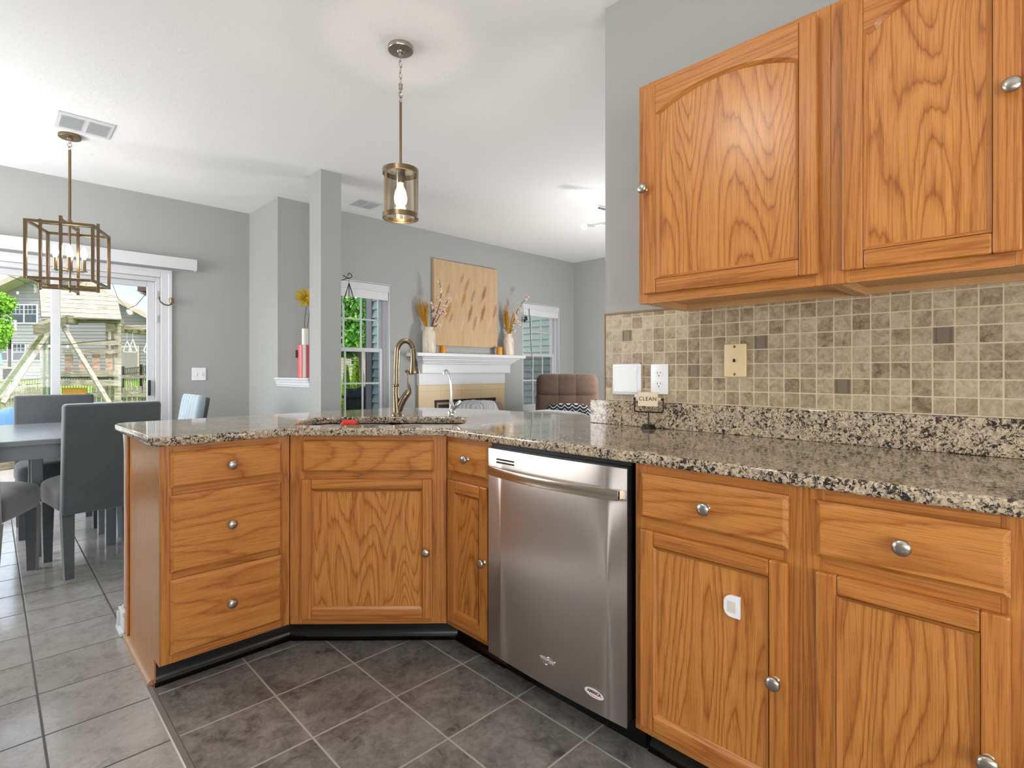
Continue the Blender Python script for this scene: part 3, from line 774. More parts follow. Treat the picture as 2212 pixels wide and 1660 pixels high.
# --- dishwasher
r = empty('dishwasher', (1.345, 1.474, 0), -pi / 2, 'stainless steel dishwasher with bowed bar handle between oak cabinets', 'dishwasher')
DW = 0.608
m = MB(); m.box(0.004, DW - 0.004, -0.024, 0.0, 0.105, 0.862, 0.002); m.box(0.010, DW - 0.010, 0.0, 0.55, 0.105, 0.86); m.box(0.004, DW - 0.004, -0.004, 0.03, 0.862, 0.873); m.build('body', M_BLACKP, r)
n = 24
front = [(0.004 + (DW - 0.008) * k / n, -0.026 - 0.010 * (1 - (2 * k / n - 1) ** 2)) for k in range(n + 1)]
m = MB(); m.prism([(DW - 0.004, -0.0245), (0.004, -0.0245)] + front, 0.103, 0.857, bev=0.002); m.build('door', M_STEEL, r, 40)
n = 28; outer = []; inner = []
for k in range(n + 1):
    t = k / n; x = 0.024 + (0.588 - 0.024) * t; b = math.sin(pi * t) ** 0.8
    outer.append((x, -0.050 - 0.032 * b)); inner.append((x, -0.040 - 0.032 * b))
m = MB(); m.prism(outer + inner[::-1], 0.764, 0.797, bev=0.003)
for x in (0.030, 0.582): m.box(x - 0.006, x + 0.006, -0.046, -0.026, 0.768, 0.793)
m.build('handle', steel('handle_stainless', '#cdbfae', 0.2, 0), r, 40)
m = MB()
for z in (0.811, 0.822): m.box(0.055, 0.146, -0.0345, -0.024, z - 0.0028, z + 0.0028)
m.build('vent', M_BLACKP, r)
m = MB(); m.mesh(text_mesh('Whirlpool', 0.0175, 0.002, 0.86, 0.0003), frontM(0.305, -0.0367, 0.189))
sw = [(0.305 + 0.020 * cos(a) - 0.006 * sin(a), -0.0367, 0.188 + 0.010 * sin(a) + 0.009 * cos(a)) for a in [2 * pi * k / 26 for k in range(21)]]
m.tube(sw, 0.0007, 6); m.build('logo', M_CHROME, r)
st = MB(); st.mesh(flat_shape([[(0.036 * cos(2 * pi * k / 40), 0.0135 * sin(2 * pi * k / 40)) for k in range(40)]], 0.0008), frontM(0.492, -0.0336, 0.161)); sk = st.build('sticker', plain('white_sticker', '#e9e8e2', 0.4), r)
c1 = plain('sticker_blue', '#3a3f4c', 0.5); c2 = plain('sticker_red', '#c2484c', 0.5)
m = MB(); m.mesh(text_mesh('AM RICA', 0.0128, 0.0004, 1.0, 0, 0.0005), frontM(0.492, -0.0343, 0.1635)); m.build('lettering', c1, sk)
m = MB(); m.mesh(text_mesh('E', 0.0128, 0.0004, 1.0, 0, 0.0005), frontM(0.4875, -0.0344, 0.1635)); m.build('red_letter', c2, sk)
m = MB(); m.tube([(0.476, -0.0343, 0.154), (0.492, -0.0343, 0.1525), (0.508, -0.0343, 0.153)], 0.0007, 6); m.build('underline', c2, sk)
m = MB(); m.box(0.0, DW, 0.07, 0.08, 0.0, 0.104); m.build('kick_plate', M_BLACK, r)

# --- granite top
ct = [(1.312, -0.04), (1.942, -0.04), (1.942, 1.42), (2.165, 1.42), (2.172, 2.1), (2.162, 2.28), (2.13, 2.46), (2.06, 2.64), (1.965, 2.80), (1.86, 2.90), (1.76, 2.94), (0.435, 2.94), (0.395, 2.90), (0.395, 2.212), (0.438, 2.168), (0.866, 2.168), (1.312, 1.741)]
dv = Vector((0.72247312, -0.69139901)); iv = Vector((0.69139901, 0.72247312))
def sk_pt(s, i): q = Vector((0.88, 2.2)) + dv * s + iv * i; return (q.x, q.y)
hole = [sk_pt(a, b) for a, b in rrect(-0.055, 0.70, 0.088, 0.50, 0.085, 6)]
me = flat_shape([ct, hole[::-1]], 0.033, 0.008, 3)
root = empty('granite_countertop', (1.6, 2.3, 0.877), 0, 'polished speckled tan granite countertop running from the peninsula to the right wall', 'countertop')
m = MB(); m.mesh(me, Matrix.Translation((-1.6, -2.3, 0.0165))); top = m.build('top_slab', M_GRANITE, root, 30)
m = MB(); m.box(1.924 - 1.6, 1.9435 - 1.6, -0.04 - 2.3, 1.462 - 2.3, 0.0335, 0.137, 0.002); m.build('upstand', M_GRANITE, root)
# --- undermount double sink
r = empty('double_bowl_sink', (0.88, 2.2, 0.876), DG, 'stainless double bowl undermount sink set in the granite', 'sink')
def bowl(x0, x1, y0, y1, zt, zb):
    m = MB(); rings = []
    for z, e, rad in ((0.0, -0.012, 0.09), (0.0, 0.0, 0.085), (zb + 0.03, 0.006, 0.08), (zb + 0.008, 0.016, 0.07), (zb, 0.035, 0.055)):
        rings.append([(p[0], p[1], z + (zt if z == 0.0 else 0)) for p in rrect(x0 + e, x1 - e, y0 + e, y1 - e, rad, 6)])
    for a, b in zip(rings, rings[1:]): m.ring(b, a)
    m.poly(rings[-1])
    return m
bowl(-0.056, 0.315, 0.085, 0.505, -0.003, -0.20).build('left_bowl', M_SINK, r, 50)
bowl(0.335, 0.702, 0.085, 0.505, -0.003, -0.20).build('right_bowl', M_SINK, r, 50)
for x in (0.13, 0.52):
    m = MB(); m.lathe([(0.045, 0), (0.045, 0.003), (0.03, 0.004), (0.028, 0.001), (0, 0.001)], (x, 0.30, -0.1995), (0, 0, 1), 28); m.build('drain', M_CHROME, r, 40)
# red scrubber in the left bowl
q = sk_pt(0.115, 0.405)
r = empty('dish_brush', (q[0], q[1], 0.677), DG, 'bright red dish scrubber standing in the left sink bowl', 'scrubber')
m = MB(); m.cyl((0, 0, 0), (0, 0.02, 0.17), 0.011, 0.008, 14); m.build('handle', plain('red_plastic', '#d5261c', 0.35), r, 40)
m = MB(); m.puff((0.004, 0.022, 0.196), (0.085, 0.05, 0.055), 0.7, 0.7, 22, 12, fn=lambda p: p * (1 + 0.06 * sin(p.x * 400))); m.build('scrub_head', plain('red_silicone', '#e02a1e', 0.45, bump=0.5, nscale=150), r, 50)
# --- faucet
fp = onZ(858, 899, 0.911); S = 0.002384
r = empty('kitchen_faucet', fp, DG, 'tall gooseneck pull-down faucet in champagne nickel behind the sink', 'faucet')
def fx(px, py, y=0.0): return ((px - 858) * S, y, (899 - py) * S)
m = MB(); m.lathe([(0.031, 0), (0.031, 0.004), (0.028, 0.012), (0.024, 0.018), (0.022, 0.02)], (0, 0, 0)); m.build('base_ring', M_FAUCET, r, 40)
m = MB(); m.tube([fx(858, 892), fx(856, 870), fx(854.5, 850), fx(855, 835)], [0.0225, 0.0165, 0.0150, 0.0135], 20); m.lathe([(0.0125, 0), (0.017, 0.002), (0.0185, 0.006), (0.017, 0.012), (0.014, 0.015)], fx(855.4, 836.5)); m.build('body', M_FAUCET, r, 40)
neck = [fx(855.5, 832), fx(856, 815), fx(856, 795), fx(857, 778)] + [fx(875.5 - 18.0 * cos(RAD(a)), 762 - 23.5 * sin(RAD(a)) * 1.05) for a in range(0, 166, 12)]
m = MB(); m.tube(neck, 0.0132, 18); m.build('spout', M_FAUCET, r, 50)
m = MB(); m.tube([fx(891.5, 755), fx(893, 764), fx(893.5, 782), fx(894, 796), fx(895, 806), fx(895.4, 809)], [0.0142, 0.0150, 0.0170, 0.022, 0.0275, 0.0255], 22); h = m.build('spray_head', M_FAUCET, r, 40)
m = MB(); m.tube([fx(898.5, 779, -0.009), fx(900.5, 792, -0.010)], [0.0062, 0.0062], 12); m.build('spray_button', M_BLACKP, h, 40)
m = MB(); m.tube([fx(861, 888), fx(864, 878), fx(872, 862), fx(882, 847), fx(884.5, 843)], [0.018, 0.0185, 0.018, 0.0165, 0.012], 18); m.lathe([(0.0155, 0), (0.0185, 0.002), (0.0185, 0.006), (0.0155, 0.008)], fx(877, 854.5), (0.55, 0, 0.83)); m.build('valve_housing', M_FAUCET, r, 40)
m = MB(); m.tube([fx(884, 846), fx(883, 838), fx(880.5, 828), fx(882, 815), fx(882, 808), fx(878.5, 802), fx(876, 801)], [0.013, 0.010, 0.0055, 0.005, 0.006, 0.0085, 0.007], 14); m.build('lever', M_FAUCET, r, 50)
# --- filtered water tap
r = empty('filter_tap', onZ(975, 899, 0.911), DG, 'small chrome filtered water tap right of the big faucet', 'tap')
def tx(px, py): return ((px - 975) * S, 0.0, (899 - py) * S)
m = MB(); m.lathe([(0.024, 0), (0.024, 0.003), (0.019, 0.006), (0.019, 0.022), (0.013, 0.032), (0.0105, 0.04), (0.0095, 0.085), (0.006, 0.089)], (0, 0, 0)); m.build('body', M_CHROME, r, 40)
m = MB(); m.tube([tx(975, 863), tx(974.5, 850), tx(972.5, 830), tx(970, 812), tx(967.5, 803), tx(964, 799), tx(961, 801), tx(959.5, 806), tx(959, 810)], 0.0050, 12); m.build('spout', M_CHROME, r, 50)
m = MB(); m.tube([tx(977, 886), tx(985, 878), tx(994, 869), tx(996, 867)], [0.009, 0.0105, 0.0125, 0.009], 16); m.build('lever', M_CHROME, r, 40)

# --- tiled splash
r = empty('tile_backsplash', (XW, 0, 0), 0, 'tumbled travertine mosaic backsplash under the wall cabinets', 'backsplash')
m = MB(); m.box(-0.0095, -0.0005, -0.04, 1.386, 1.0145, 1.3845); m.build('mosaic_field', M_TILE, r)
m = MB(); m.box(-0.012, -0.0005, 1.3862, 1.395, 1.0145, 1.393, 0.002); m.box(-0.012, -0.0005, 1.0175, 1.3862, 1.3847, 1.393, 0.002); m.build('edge_trim', plain('bronze_edge_strip', '#8a6a48', 0.4), r)
for ky, kz in ((24, 5), (18, 2), (13, 4), (3, 4), (8, 1)):
    y = 0.0478 + 0.05015 * (ky + 0.5); z = 1.0165 + 0.05015 * (kz + 0.5); h = 0.0232
    m = MB(); m.box(-0.0125, -0.0096, y - h, y + h, z - h, z + h, 0.001)
    for a in (0.0185, 0.0155):
        m.box(-0.0135, -0.0125, y - a, y + a, z + a - 0.0014, z + a); m.box(-0.0135, -0.0125, y - a, y + a, z - a, z - a + 0.0014)
        m.box(-0.0135, -0.0125, y - a, y - a + 0.0014, z - a, z + a); m.box(-0.0135, -0.0125, y + a - 0.0014, y + a, z - a, z + a)
    m.build('accent_tile', M_DECO, r)
# --- things fixed to the splash
XT = XW - 0.0097
r = empty('wall_plug_box', (XT, 1.272, 1.106), -pi / 2, 'square white plastic box plugged in left of the white outlet', 'plug-in device')
m = MB(); m.box(-0.07, 0.07, -0.016, 0.0, -0.066, 0.066, 0.010, seg=4); m.box(0.04, 0.062, -0.014, 0, -0.076, -0.06, 0.004); m.build('housing', M_WHITEP, r, 50)
lid = [(-0.060, -0.055), (0.060, -0.055)] + [(0.060 - 0.008 * sin(pi * k / 10), -0.055 + 0.11 * k / 10) for k in range(1, 10)] + [(0.060, 0.055), (-0.060, 0.055)] + [(-0.060 + 0.008 * sin(pi * k / 10), 0.055 - 0.11 * k / 10) for k in range(1, 10)]
m = MB(); m.mesh(flat_shape([lid], 0.008, 0.003, 2), frontM(0, -0.0165, 0)); m.build('cover', M_WHITEP, r, 40)
r = empty('power_outlet', (XT, 1.121, 1.108), -pi / 2, 'white duplex power outlet on the travertine tile', 'outlet')
m = MB(); m.box(-0.039, 0.039, -0.006, 0, -0.061, 0.061, 0.003, seg=3); m.build('cover_plate', M_WHITEP, r, 40)
for z in (0.0215, -0.0215):
    m = MB(); m.mesh(flat_shape([arc(0, 0, 0.0165, -50, 50, 8) + arc(0, 0, 0.0165, 130, 230, 8)], 0.002, 0.0005), frontM(0, -0.007, z)); rc = m.build('receptacle', M_WHITEP, r, 40)
    m = MB(); m.box(-0.0078, -0.0058, -0.0085, -0.008, z + 0.000, z + 0.0085); m.box(0.0058, 0.0078, -0.0085, -0.008, z + 0.001, z + 0.0075); m.cyl((0, -0.008, z - 0.0075), (0, -0.0085, z - 0.0075), 0.0026, 0.0026, 12); m.build('slots', M_BLACKP, rc)
r = empty('phone_jack', (XT, 0.813, 1.179), -pi / 2, 'ivory telephone jack plate on the travertine tile', 'phone jack')
m = MB(); m.box(-0.040, 0.040, -0.013, 0, -0.060, 0.060, 0.004, seg=3); m.build('cover_plate', M_IVORY, r, 40)
m = MB(); m.box(-0.0085, 0.0085, -0.0165, -0.013, -0.0095, 0.0095, 0.001); j = m.build('socket', M_IVORY, r)
m = MB(); m.box(-0.005, 0.005, -0.0172, -0.0166, -0.006, 0.004); m.box(-0.0025, 0.0025, -0.0172, -0.0166, 0.004, 0.0065); m.build('opening', M_BLACKP, j)
for z in (0.05, -0.05):
    m = MB(); m.lathe([(0.0045, 0), (0.0045, 0.0012), (0.003, 0.0025), (0, 0.0028)], (0, -0.013, z), (0, -1, 0), 16); m.build('screw', M_BRASS, r, 40)
# --- clean / dirty flip sign
r = empty('dishwasher_sign', (1.885, 1.142, 0.9105), -pi / 2 + 0.16, 'small black iron stand with a cream flip plaque reading CLEAN', 'sign')
m = MB(); m.lathe([(0.031, 0), (0.031, 0.002), (0.022, 0.017), (0.004, 0.018), (0, 0.018)], (0, 0, 0), seg=28); m.build('base', M_BLKMET, r, 40)
m = MB(); m.cyl((0, 0, 0.017), (0, 0, 0.066), 0.0028, 0.0028, 10)
up = [(-0.060, 0, 0.118), (-0.060, 0, 0.075)] + [(-0.052 + 0.008 * cos(RAD(a)), 0, 0.074 + 0.008 * sin(RAD(a))) for a in (200, 230, 255)] + [(0.052 + 0.008 * cos(RAD(a)), 0, 0.074 + 0.008 * sin(RAD(a))) for a in (285, 310, 340)] + [(0.060, 0, 0.075), (0.060, 0, 0.118)]
m.tube(up, 0.0028, 10); m.cyl((-0.062, 0, 0.118), (-0.05, 0, 0.118), 0.005, 0.005, 12); m.cyl((0.062, 0, 0.118), (0.05, 0, 0.118), 0.005, 0.005, 12); m.build('stand', M_BLKMET, r, 50)
M_CREAM = plain('cream_wood', '#e6d2b4', 0.5, var=0.03)
m = MB(); m.cyl((-0.052, 0, 0.118), (0.052, 0, 0.118), 0.0065, 0.0065, 16); m.build('roller', M_CREAM, r, 40)
m = MB(); m.box(-0.041, 0.041, -0.0105, -0.0045, 0.090, 0.146, 0.0008); pl = m.build('plaque', M_CREAM, r)
m = MB(); m.mesh(text_mesh('CLEAN', 0.022, 0.0006, 1.12), frontM(0, -0.0108, 0.119)); m.build('lettering', M_BLACKP, pl)
# --- child lock on the base cabinet door
lk = onX(1584, 1309, 1.334)
r = empty('child_safety_lock', (1.345 - 0.0098, lk.y, lk.z), -pi / 2, 'white D-shaped child lock stuck on the cabinet door', 'child lock')
dpoly = [(0.019, -0.027), (0.019, 0.027)] + [(0.0 + 0.019 * cos(RAD(a)) - 0.002, 0.008 + 0.019 * sin(RAD(a))) for a in range(90, 181, 15)] + [(0.0 + 0.019 * cos(RAD(a)) - 0.002, -0.008 + 0.019 * sin(RAD(a))) for a in range(180, 271, 15)]
m = MB(); m.mesh(flat_shape([dpoly], 0.011, 0.002, 2), frontM(0, -0.006, 0)); m.build('plate', M_WHITEP, r, 40)
m = MB(); m.box(-0.010, 0.010, -0.0125, -0.0114, -0.014, 0.014, 0.0005); m.build('inset_button', plain('off_white_plastic', '#d9d2c6', 0.4), r)

# --- flush ceiling lamp over the kitchen floor (above the camera, seen only in reflections)
r = empty('flush_ceiling_lamp', (0.0, 1.25, CEIL), 0, 'frosted dome ceiling lamp above the kitchen floor', 'ceiling lamp')
m = MB(); m.lathe([(0.15, -0.001), (0.155, -0.02), (0.15, -0.03)], (0, 0, 0), seg=32); m.build('lamp_base', M_NICKEL, r, 40)
m = MB(); m.lathe([(0.145, -0.03), (0.135, -0.055), (0.10, -0.085), (0.05, -0.10), (0, -0.104)], (0, 0, 0), seg=32, caps=False); m.build('glass_dome', M_DIFF, r, 60)
lamp('flush_lamp_light', 'POINT', (0.0, 1.25, CEIL - 0.20), 14, (1.0, 0.94, 0.86), radius=0.13)

# ================================================================== HANGING LIGHTS
def chain(mb, x, y, z0, z1, n, w=0.009, r=0.0017):
    L = (z1 - z0) / n * 1.22
    for k in range(n):
        zc = z0 + (z1 - z0) * (k + 0.5) / n
        pts = []
        for j in range(18):
            a = 2 * pi * j / 18
            u = w * cos(a); h = L / 2 * sin(a)
            pts.append((x + (u if k % 2 else u * 0.3), y + (u * 0.3 if k % 2 else u), zc + h))
        mb.tube(pts, r, 6, closed=True)
px_, py_ = 1.452, 2.268
r = empty('pendant_lamp', (px_, py_, CEIL), 0, 'brushed metal pendant lamp with clear glass cylinder over the sink', 'pendant lamp')
m = MB(); m.lathe([(0.0, -0.001), (0.061, -0.001), (0.062, -0.004), (0.062, -0.019), (0.060, -0.022), (0.018, -0.024), (0.016, -0.034), (0.009, -0.036), (0.009, -0.05), (0, -0.05)], seg=36); m.build('canopy', M_NICKEL, r, 40)
m = MB(); chain(m, 0, 0, -0.185, -0.045, 5); chain(m, 0, 0, -0.275, -0.225, 2, 0.011, 0.0028); m.cyl((0, 0, -0.185), (0, 0, -0.21), 0.011, 0.0095, 14); m.tube([(0, 0, -0.21), (0, 0, -0.23)], 0.004, 8); m.build('chain', M_NICKEL, r, 50)
m = MB(); m.cyl((0, 0, -0.268), (0, 0, -0.61), 0.0063, 0.0063, 16); m.build('rod', M_BRASS, r, 40)
R_ = 0.0875
m = MB(); m.lathe([(R_ - 0.006, 0), (R_, 0), (R_, 0.024), (R_ - 0.006, 0.024), (R_ - 0.006, 0)], (0, 0, -0.632), seg=48, caps=False); m.lathe([(R_ - 0.006, 0), (R_, 0), (R_, 0.024), (R_ - 0.006, 0.024), (R_ - 0.006, 0)], (0, 0, -0.852), seg=48, caps=False)
for a in (20, 140, 260):
    M_ = Matrix.Rotation(RAD(a + 45.6), 4, 'Z'); m.box(R_ - 0.001, R_ + 0.0015, -0.008, 0.008, -0.84, -0.62, 0, M_)
m.build('shade_frame', M_BRASS, r, 40)
m = MB(); m.lathe([(R_ - 0.008, -0.845), (R_ - 0.008, -0.612), (0.006, -0.611)], seg=48, caps=False); m.build('glass_cylinder', M_SHADE, r, 60)  # top disc added only to even out the light reaching the ceiling
m = MB(); m.lathe([(0.0, -0.60), (0.022, -0.605), (0.023, -0.65), (0.018, -0.675), (0, -0.676)], seg=24); m.build('socket', M_BRASS, r, 40)
m = MB(); m.lathe([(0.012, -0.676), (0.015, -0.69), (0.026, -0.715), (0.032, -0.745), (0.030, -0.77), (0.018, -0.79), (0, -0.797)], seg=24, caps=False); pb = m.build('bulb', M_BULB, r, 60)
m = MB()
for k in range(4):
    a = RAD(45 + 90 * k); m.tube([(0.006 * cos(a), 0.006 * sin(a), -0.695), (0.014 * cos(a), 0.014 * sin(a), -0.72), (0.012 * cos(a), 0.012 * sin(a), -0.765)], 0.002, 6)
m.build('filament', M_FIL, pb)
lamp('pendant_light', 'POINT', (px_, py_, CEIL - 0.755), 9, (1.0, 0.96, 0.91), radius=0.024)

cx_, cy_ = 0.39, 4.69
r = empty('chandelier', (cx_, cy_, CEIL), RAD(-21.5), 'square open cage chandelier with candle bulbs over the dining table', 'chandelier')
m = MB(); m.lathe([(0.0, -0.001), (0.062, -0.001), (0.063, -0.005), (0.063, -0.019), (0.060, -0.022), (0.018, -0.024), (0.014, -0.036), (0, -0.036)], seg=36); m.build('canopy', M_BRASS, r, 40)
m = MB(); chain(m, 0, 0, -0.105, -0.03, 3, 0.010, 0.0022); m.build('chain', M_NICKEL, r, 50)
m = MB(); m.cyl((0, 0, -0.10), (0, 0, -0.60), 0.0085, 0.0085, 16); m.lathe([(0.016, 0), (0.016, 0.035), (0.009, 0.045)], (0, 0, -0.62)); m.cyl((0, 0, -0.60), (0, 0, -1.07), 0.007, 0.007, 14); m.build('stem', M_BRASS, r, 40)
h = 0.175; zt, zb = -0.640, -1.005; b = 0.0085
m = MB()
for sx in (-1, 1):
    for sy in (-1, 1): m.box(sx * h - b, sx * h + b, sy * h - b, sy * h + b, zb - b, zt + b, 0.001)
for z in (zt, zb):
    for s_ in (-1, 1):
        m.box(-h + b, h - b, s_ * h - b, s_ * h + b, z - b, z + b, 0.001); m.box(s_ * h - b, s_ * h + b, -h + b, h - b, z - b, z + b, 0.001)
m.build('outer_cage', M_BRASS, r)
for ax in (0, 1):
    m = MB(); q = 0.158; e = 0.0078; z1 = -0.598 - 0.003 * ax; z0 = -1.062 - 0.004 * ax
    for s_ in (-1, 1):
        a, c = (s_ * q, 0) if ax == 0 else (0, s_ * q); m.box(a - e, a + e, c - e, c + e, z0, z1 + 0.012, 0.001)
    for z in (z1 - 0.012, z0 + 0.018):
        if ax == 0: m.box(-q + e, q - e, -e, e, z - e, z + e, 0.001)
        else: m.box(-e, e, -q + e, q - e, z - e, z + e, 0.001)
    m.build('inner_cage', M_BRASS, r)
for k in range(4):
    a = RAD(12 + 90 * k); x, y = 0.076 * cos(a), 0.068 * sin(a)
    m = MB(); m.beam((0, 0, -0.925), (x, y, -0.925), 0.009, 0.009); m.lathe([(0.0, 0), (0.02, 0.0), (0.02, 0.004), (0.0115, 0.005), (0.0115, 0.082), (0.010, 0.083), (0, 0.083)], (x, y, -0.922), seg=20); arm = m.build('candle_arm', M_BRASS, r, 40)
    m = MB(); m.lathe([(0.009, 0), (0.013, 0.012), (0.0195, 0.032), (0.0185, 0.048), (0.011, 0.070), (0.003, 0.086), (0, 0.088)], (x, y, -0.838), seg=18, caps=False); m.build('bulb', M_BULBC, arm, 60)
lamp('chandelier_light', 'POINT', (cx_, cy_, CEIL - 0.80), 6, (1.0, 0.92, 0.80), radius=0.03)

# branching ceiling lamp in the family room, mostly behind the kitchen wall
fx0 = Vector((4.35, 2.62, CEIL))
r = empty('branching_ceiling_lamp', fx0, 0, 'chrome branching ceiling lamp with white globe bulbs peeking past the kitchen wall', 'ceiling lamp')
m = MB(); m.lathe([(0, -0.001), (0.07, -0.001), (0.07, -0.02), (0.012, -0.026), (0.012, -0.2), (0, -0.2)], seg=28); m.build('stem', M_CHROME, r, 40)
b1 = at(1286, 445, 4.83) - fx0; b2 = at(1262, 490, 4.78) - fx0
for bb, st_ in ((b1, (0.02, 0.0, -0.20)), (b2, (0.0, -0.02, -0.17)), (Vector((0.45, 0.35, -0.24)), (0.02, 0, -0.18)), (Vector((0.40, -0.45, -0.16)), (0.02, 0, -0.18))):
    bb = Vector(bb); s0 = Vector(st_); d = (bb - s0).normalized()
    m = MB(); m.tube([s0, bb - d * 0.03], 0.012, 12); m.cyl(bb - d * 0.10, bb - d * 0.02, 0.018, 0.018, 16); arm = m.build('arm', M_CHROME, r, 40)
    m = MB(); m.puff(tuple(bb), (0.058, 0.058, 0.058), 1, 1, 20, 14); m.build('bulb', M_BULBW, arm, 60)
lamp('family_room_fill', 'POINT', (4.75, 2.85, CEIL - 1.55), 88, (1.0, 0.99, 0.97), radius=0.2)  # added unseen fill, well below the branching lamp and behind the kitchen wall

# ceiling registers
def vent(x0, x1, y0, y1, label):
    r = empty('ceiling_vent', ((x0 + x1) / 2, (y0 + y1) / 2, CEIL), 0, label, 'vent', 'ceiling vents')
    hx, hy = (x1 - x0) / 2, (y1 - y0) / 2
    m = MB(); m.box(-hx, hx, -hy, hy, -0.007, -0.0005, 0.003); m.build('frame', M_TRIM, r)
    for s_ in (-1, 1):
        c = s_ * hx * 0.47
        m = MB()
        for k in range(11):
            y = -hy * 0.66 + hy * 1.32 * k / 10; m.box(c - hx * 0.38, c + hx * 0.38, y - 0.0045, y + 0.0045, -0.0105, -0.0072)
        m.build('louvre', plain('vent_louvre', '#b9bcbd', 0.5), r)
vent(0.30, 0.59, 4.29, 4.58, 'white ceiling vent behind the square cage chandelier')
vent(2.45, 2.69, 4.50, 4.757, 'white ceiling vent just right of the grey column')

# ================================================================== DINING NOOK
def chair_parts(root, fab, tuft=False, ht=0.965):
    Wc, D = 0.465, 0.46
    m = MB(); m.puff((0, -0.035, 0.43), (Wc, D, 0.16), 0.28, 0.22, 36, 16, fn=lambda p: Vector((p.x, p.y, p.z - 0.02 + 0.03 * (1 - (2 * p.x / Wc) ** 2) if p.z > 0 else p.z))); m.build('seat', fab, root, 60)
    lean = Matrix.Rotation(RAD(-4), 4, 'X')
    if not tuft:
        m = MB(); m.box(-Wc / 2, Wc / 2, 0.0, 0.07, 0.0, ht - 0.355, 0.018, Matrix.Translation((0, 0.185, 0.355)) @ lean, seg=3); bk = m.build('backrest', fab, root, 40)
    else:
        m = MB(); n = 6
        for k in range(n):
            x = -Wc / 2 + Wc * (k + 0.5) / n; m.puff((x, 0.0, (ht - 0.40) / 2), (Wc / n * 1.12, 0.075, ht - 0.40), 0.3, 0.7, 18, 16, Matrix.Identity(4))
        me_ = MB(); tmp = bpy.data.meshes.new('t'); m.bm.to_mesh(tmp); m.bm.free(); me_.mesh(tmp, Matrix.Translation((0, 0.20, 0.40)) @ Matrix.Rotation(RAD(-9), 4, 'X')); bk = me_.build('backrest', fab, root, 60)
        m = MB(); m.box(-Wc / 2, Wc / 2, 0.02, 0.055, 0.0, ht - 0.41, 0.014, Matrix.Translation((0, 0.20, 0.40)) @ Matrix.Rotation(RAD(-9), 4, 'X'), seg=3); m.build('back_shell', M_VELVET, root, 40)
    for sx in (-1, 1):
        for sy, y in ((-1, -0.21), (1, 0.20)):
            m = MB(); x = sx * (Wc / 2 - 0.033)
            rake = 0.03 if sy > 0 else 0.0
            b = bmesh.new(); bmesh.ops.create_cube(b, size=1)
            for v in b.verts:
                top = v.co.z > 0; w = 0.056 if top else 0.040
                v.co = Vector((x + v.co.x * w, y + v.co.y * w + (0 if top else rake), 0.362 if top else 0.0))
            m.sub(b); m.build('leg', fab, root)
def chair(x, y, deg, label, fab=None, tuft=False, ht=0.965):
    r = empty('dining_chair', (x, y, 0), RAD(deg), label, 'chair', 'dining chairs')
    chair_parts(r, fab or M_VELVET, tuft, ht); return r
proto = chair(0.475, 4.05, 188.3, 'slate grey upholstered dining chair seen from behind at the peninsula end')
def chair_copy(x, y, deg, label):
    c = copy_tree(proto); c.location = (x, y, 0); c.rotation_euler = (0, 0, RAD(deg)); c['label'] = label; return c
chair_copy(0.36, 5.10, 0, 'slate grey dining chair across the table with its back to the glass door')
chair_copy(-0.088, 4.007, 156.5, 'slate grey dining chair cut off by the left edge showing only its seat')
chair(0.86, 4.72, -90, 'pale blue grey channel tufted dining chair at the right table end', M_LTVELVET, True, 0.965)
r = empty('dining_table', (0.38, 4.56, 0), 0, 'grey painted dining table with pedestal legs in the nook', 'table')
m = MB(); m.box(-0.63, 0.60, -0.61, 0.64, 0.728, 0.76, 0.005); m.build('tabletop', M_TABLE, r)
m = MB()
for s_ in (-1, 1):
    m.box(-0.60, 0.57, s_ * 0.585 + 0.015 - 0.012, s_ * 0.585 + 0.015 + 0.012, 0.648, 0.728, 0.002)
m.box(-0.60, -0.576, -0.558, 0.588, 0.648, 0.728); m.box(0.546, 0.57, -0.558, 0.588, 0.648, 0.728)
m.build('apron', M_TABLE, r)
for x, y in ((-0.17, 0.20), (0.19, 0.14), (-0.17, -0.16), (0.19, -0.20)):
    m = MB(); m.box(x - 0.027, x + 0.027, y - 0.027, y + 0.027, 0.0, 0.728, 0.004); m.build('leg', M_TABLE, r)
m = MB(); m.beam((-0.17, 0.20, 0.30), (0.19, -0.20, 0.30), 0.04, 0.04); m.beam((-0.17, -0.16, 0.30), (0.19, 0.14, 0.30), 0.04, 0.04); m.build('stretcher', M_TABLE, r)

# ================================================================== HALF-WALL LEDGE
vz = onX(659, 815, 1.985)
r = empty('flower_vase', (1.985, vz.y, 1.0845), 0, 'red and white cylinder vase with yellow silk flower on the white ledge', 'vase')
m = MB(); m.lathe([(0.0, 0), (0.064, 0), (0.064, 0.285), (0.060, 0.287), (0, 0.287)], seg=36); m.build('body', plain('coral_red_glaze', '#c8595c', 0.35), r, 40)
m = MB()
da = math.atan2(-vz.y, -1.985)
for a0, a1 in ((-0.30, 0.12),):
    A = [(0.0648 * cos(da + a0 + (a1 - a0) * k / 10), 0.0648 * sin(da + a0 + (a1 - a0) * k / 10)) for k in range(11)]
    m.ring([(p[0], p[1], 0.001) for p in A], [(p[0], p[1], 0.286) for p in A], close=False)
m.build('stripe', plain('pale_glaze', '#d3d3c8', 0.35), r, 60)
m = MB(); m.lathe([(0.0, 0.287), (0.027, 0.287), (0.027, 0.43), (0.024, 0.43), (0.022, 0.30), (0, 0.30)], seg=28); m.build('neck', plain('cream_glaze', '#e2dccf', 0.35), r, 40)
tv = Vector((-RT.x, -RT.y, 0))
m = MB(); m.box(-0.035, 0.035, 0.055, 0.075, 0.175, 0.24, 0.002, Matrix.Rotation(math.atan2(tv.y, tv.x) - pi / 2 + 0.25, 4, 'Z')); m.build('dark_tag', M_BLACKP, r)
